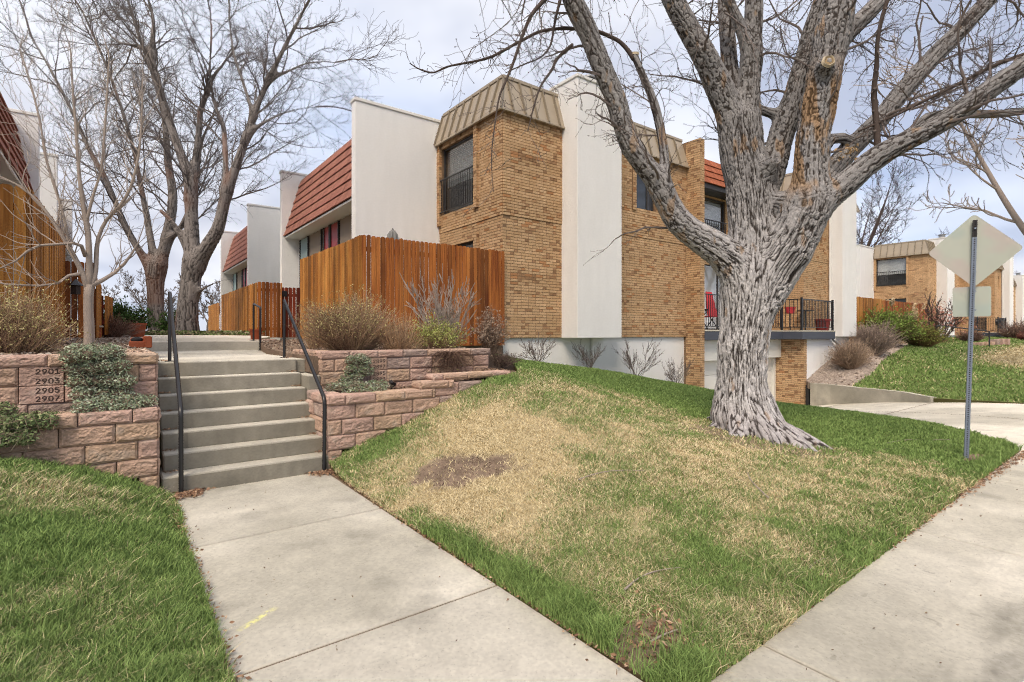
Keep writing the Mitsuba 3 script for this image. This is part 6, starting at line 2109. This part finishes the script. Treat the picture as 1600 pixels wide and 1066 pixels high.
m = trimesh.creation.revolve(np.array([(0, 0), (.12, 0), (.18, .22), (.16, .22), (0, .18)]), sections=20)
put('body', MB().add(np.array(m.vertices) + [19.1, 9.0, 2.25], np.array(m.faces)), 'red_cloth', smooth=30, parent=k)
put('stand', MB().tube([(19.1, 9.0, 1.65), (19.1, 9.0, 2.26)], .02, 8), 'dark_frame', parent=k)
# kettle grill on the far balcony
k = thing('kettle_grill', 'black kettle grill on the far balcony right of the sign post', 'grill')
gx, gy = 33.67 + 20.3, 1.1 + 8.9
s = trimesh.creation.icosphere(3, 1.0)
put('bowl', MB().add(np.array(s.vertices) * [.33, .33, .25] + [gx, gy, 2.45], np.array(s.faces)), 'black_metal', smooth=True, parent=k)
for a in (0.3, 2.4, 4.5):
    put('leg', MB().tube([(gx + .2 * math.cos(a), gy + .2 * math.sin(a), 2.3), (gx + .36 * math.cos(a), gy + .36 * math.sin(a), 1.65)], .02, 6), 'flue_metal', parent=k)
# garden spot lamp and the lantern on the left fence
k = thing('garden_spotlight', 'small black garden spotlight on the shelf between the right walls', 'garden light')
put('stake', MB().tube([(2.86, 6.42, .74), (2.86, 6.42, .84)], .012, 8), 'black_metal', parent=k)
put('head', MB().tube([(2.86, 6.46, .90), (2.86, 6.40, .87), (2.86, 6.38, .86)], [.025, .034, .040], 14), 'black_metal', smooth=40, parent=k)
k = thing('fence_lantern', 'black wall lantern fixed at the end of the golden left fence', 'lantern')
put('bracket', MB().tube([(-.79, 12.6, 2.55), (-.62, 12.45, 2.60)], .02, 8), 'black_metal', parent=k)
put('hood', MB().add(*[(lambda mm: (np.array(mm.vertices) + [-.60, 12.4, 2.40], np.array(mm.faces)))(trimesh.creation.cone(.13, .12, sections=6))][0]), 'black_metal', parent=k)
put('glass', MB().tube([(-.60, 12.4, 2.24), (-.60, 12.4, 2.40)], .08, 6), 'dark_frame', parent=k)
# far stone steps with a rail at the top of the bright lawn
k = thing('stone_step_border', 'short rough block border at the top of the bright lawn left of the sign post', 'retaining wall')
for i in range(6):
    x = 36.6 + .62 * i
    block(k, (x, 7.35 - .1 * i, ez(x, 7.4) - .3), (x + .6, 7.75 - .1 * i, ez(x, 7.4) + .22 + .12 * (i > 2)), ['-y'], jit=False)
k = thing('handrail', 'low dark handrail on the far stone steps left of the sign post', 'handrail')
put('rail', MB().tube(bend([(36.4, 7.0, ez(36.4, 7) - .1), (36.4, 7.0, ez(36.4, 7) + .85), (35.2, 8.9, ez(35, 8.9) + 1.1), (35.2, 8.9, ez(35, 8.9))]), .03, 8), 'black_metal', parent=k)
# fences and the edging timber on the slope at the right
k = thing('timber_fence', 'golden cedar fence panel beside the right end of the large house', 'fence')
fence_run(k, (26.4, 10.2), (31.4, 10.2), 1.0, 3.30, 0.15, 'cedar_gold', seed=50)
k = thing('timber_fence', 'rust red cedar fence in front of the brick house left of the sign', 'fence')
fence_run(k, (33.6, 10.9), (40.64, 10.75), 1.1, 3.38, 0.15, 'cedar_red', seed=51)
k = thing('timber_fence', 'rust red cedar fence at the right edge, beyond the far balcony', 'fence')
fence_run(k, (58.5, 10.6), (66, 11.2), 1.2, 3.3, 0.2, 'cedar_red', seed=52)
put('timber_edging', MB().frame_box((25.6, 8.0, ez(25.6, 8.0) - .03), (-2.2, .9, .25), (.06, .14, 0), (0, 0, .12)), 'beige_panel', label='weathered timber edging laid across the gravel slope', cat='edging')

# ---------------------------------------------------------------- turf
def blades(name, poly, n, zf, greenf, seed, label, h=(.020, .042), near=2.2, power=1.7, width=.0022, hmul=None, side_z=None):
    """Grass blades of three triangles, thinner on the ground farther from the street camera's place; colours follow the turf map."""
    r = np.random.default_rng(seed)
    x0, y0, x1, y1 = poly.bounds
    P = np.zeros((0, 2))
    while len(P) < n:
        q = np.column_stack([r.uniform(x0, x1, n * 3), r.uniform(y0, y1, n * 3)])
        d = np.hypot(q[:, 0], q[:, 1])
        dep = FX * q[:, 0] + FY * q[:, 1]
        lat = FY * q[:, 0] - FX * q[:, 1]
        ok = (r.random(len(q)) < np.minimum(1, (near / np.maximum(d, near)) ** power)) & (dep > .8) & (np.abs(lat) < 1.08 * dep + .6)
        q = q[ok]
        q = q[contains_xy(poly, q[:, 0], q[:, 1])]
        P = np.vstack([P, q])
    P = P[:n]
    x, y = P[:, 0], P[:, 1]
    g = greenf(x, y)
    soil = soil_mask(x, y) if name == 'turf' else 0 * x
    keep = r.random(n) > soil * .93
    x, y, g = x[keep], y[keep], g[keep]
    n = len(x)
    d = np.hypot(x, y)
    z = zf(x, y)
    gg = (r.random(n) < g)
    tuft = meshkit.noise(np.column_stack([x * 9, y * 9, 0 * x]), 5)
    H = r.uniform(*h, n) * (0.80 + .50 * g) * (.6 + .8 * tuft) * np.where(gg, 1.1, 1.0)
    if hmul is not None:
        H = H * hmul(x, y)
    W = width * np.maximum(1, d / 3.2) * r.uniform(.8, 1.3, n)
    a = r.uniform(0, 2 * np.pi, n)
    lean = r.uniform(.2, 1.2, n) * np.where(gg, .8, 1.6) * H
    dx, dy = np.cos(a), np.sin(a)
    b = r.uniform(0, 2 * np.pi, n)
    wx, wy = np.cos(b) * W, np.sin(b) * W
    base = np.column_stack([x, y, z - .004])
    mid = base + np.column_stack([dx * lean * .35, dy * lean * .35, H * .62])
    tip = base + np.column_stack([dx * lean, dy * lean, H])
    w = np.column_stack([wx, wy, 0 * wx])
    v = np.stack([base - w, base + w, mid + w * .8, mid - w * .8, tip], 1).reshape(-1, 3)
    i = np.arange(n)[:, None] * 5
    f = np.vstack([i + [0, 1, 2], i + [0, 2, 3], i + [3, 2, 4]])
    t = r.random((n, 1))
    cg = GREEN_A * (1 - t) + GREEN_B * t
    dull = (.75 * (1 - g))[:, None]
    cg = cg * (1 - dull) + (np.array([.19, .205, .085]) * (1 - t) + np.array([.30, .305, .145]) * t) * dull
    cs = STRAW * (1 - t) + STRAW_B * t
    c = np.where(gg[:, None], cg, cs) * r.uniform(.8, 1.25, (n, 1))
    put(name, MB().add(v, f, np.repeat(c, 5, 0)), 'vertex_matte', color=True, label=label, cat='grass', kind='stuff')


def edge_tall(x, y):
    return 1 + .7 * smooth01(.35, .1, x - 1.86) * smooth01(4.2, 3.2, y) + .5 * smooth01(.5, .1, y - 1.43)


blades('turf', LAWN_POLY.buffer(.014), 270000, lawn_z, main_green, 501, 'patchy straw and green grass on the mound around the large tree', hmul=edge_tall)
blades('lawn_grass', WEST_POLY.buffer(.014), 120000, west_z, west_green, 502, 'lush green grass left of the walkway', h=(.028, .055))
blades('lawn_grass', EAST_POLY, 60000, east_z, east_green, 503, 'bright green grass beyond the driveway', h=(.05, .09), near=14, power=1.2, width=.0022)

# dead leaves and twigs caught along the slab edges and at the foot of the steps
lit = MB()
r4 = np.random.default_rng(77)
LIT = np.array([(.36, .22, .14), (.26, .155, .10), (.48, .34, .23), (.19, .115, .08)])


def strip(a, b, n, w, zf, size=.016):
    t = r4.random(n)
    P = np.array(a)[None] * (1 - t[:, None]) + np.array(b)[None] * t[:, None] + r4.normal(0, w, (n, 2))
    z = zf(P[:, 0], P[:, 1]) + .012 + r4.uniform(0, .012, n)
    leaf_quads(lit, np.column_stack([P, z]), size, r4, LIT, .8)


flat = lambda x, y: np.zeros_like(x) + .002
strip((1.85, 1.6), (1.86, 5.7), 900, .022, flat, .011)
strip((.395, 2.0), (.40, 5.6), 900, .028, flat, .013)
strip((.36, 5.72), (.62, 5.83), 420, .055, flat, .022)
strip((1.72, 5.80), (2.0, 5.80), 380, .05, flat, .02)
strip((2.1, 1.42), (9.3, 1.42), 1900, .035, flat, .014)
strip((2.0, 1.55), (2.3, 1.75), 260, .12, lawn_z, .018)
for i in range(7):
    y = Y0 + TREAD * i + .18
    for xx in (.40, 1.86):
        strip((xx, y), (xx + .05 * (1 if xx < 1 else -1), y), 26, .03, lambda p, q, i=i: np.zeros_like(p) + RISE * (i + 1), .013)
P = np.column_stack([r4.uniform(.45, 1.8, 60), r4.uniform(1.6, 5.6, 60), np.full(60, .006)])
leaf_quads(lit, P, .008, r4, LIT * .5, .9)
P = np.column_stack([r4.uniform(2.3, 9.3, 90), r4.uniform(.7, 1.4, 90), np.full(90, .006)])
leaf_quads(lit, P, .008, r4, LIT * .5, .9)
put('leaf_debris', lit, 'vertex_matte', color=True, label='brown leaf scraps along the slab edges and the foot of the steps', cat='leaf litter', kind='stuff')
tm = MB()
for (a, b) in (((3.05, 3.15), (3.65, 2.95)), ((2.3, 2.0), (2.75, 1.95)), ((7.6, 2.5), (8.1, 2.35)), ((8.2, 2.6), (8.9, 2.4)), ((2.2, 1.50), (2.7, 1.43)), ((3.3, 1.44), (3.75, 1.52)), ((4.3, 2.2), (4.7, 2.6)), ((.2, 5.75), (.55, 5.6)), ((8.9, 2.3), (9.25, 2.1)), ((2.05, 1.62), (2.5, 1.46))):
    t = np.linspace(0, 1, 9)[:, None]
    p = np.array(a)[None] * (1 - t) + np.array(b)[None] * t
    p = p + np.column_stack([np.zeros(9), .05 * np.sin(t[:, 0] * 3.1)])
    z = (lawn_z(p[:, 0], p[:, 1]) if a[0] > 1.8 else np.zeros(9)) + .022
    tm.tube(np.column_stack([p, z]), np.linspace(.006, .003, 9), 5)
put('fallen_twig', tm, 'twig_pale', label='thin pale twigs lying on the lawn and along the slab edges', cat='twigs', kind='stuff')

for k in [k for k in list(scene) if '__' not in k and k in TAKEN and k not in labels]:
    note(k, kind='structure')
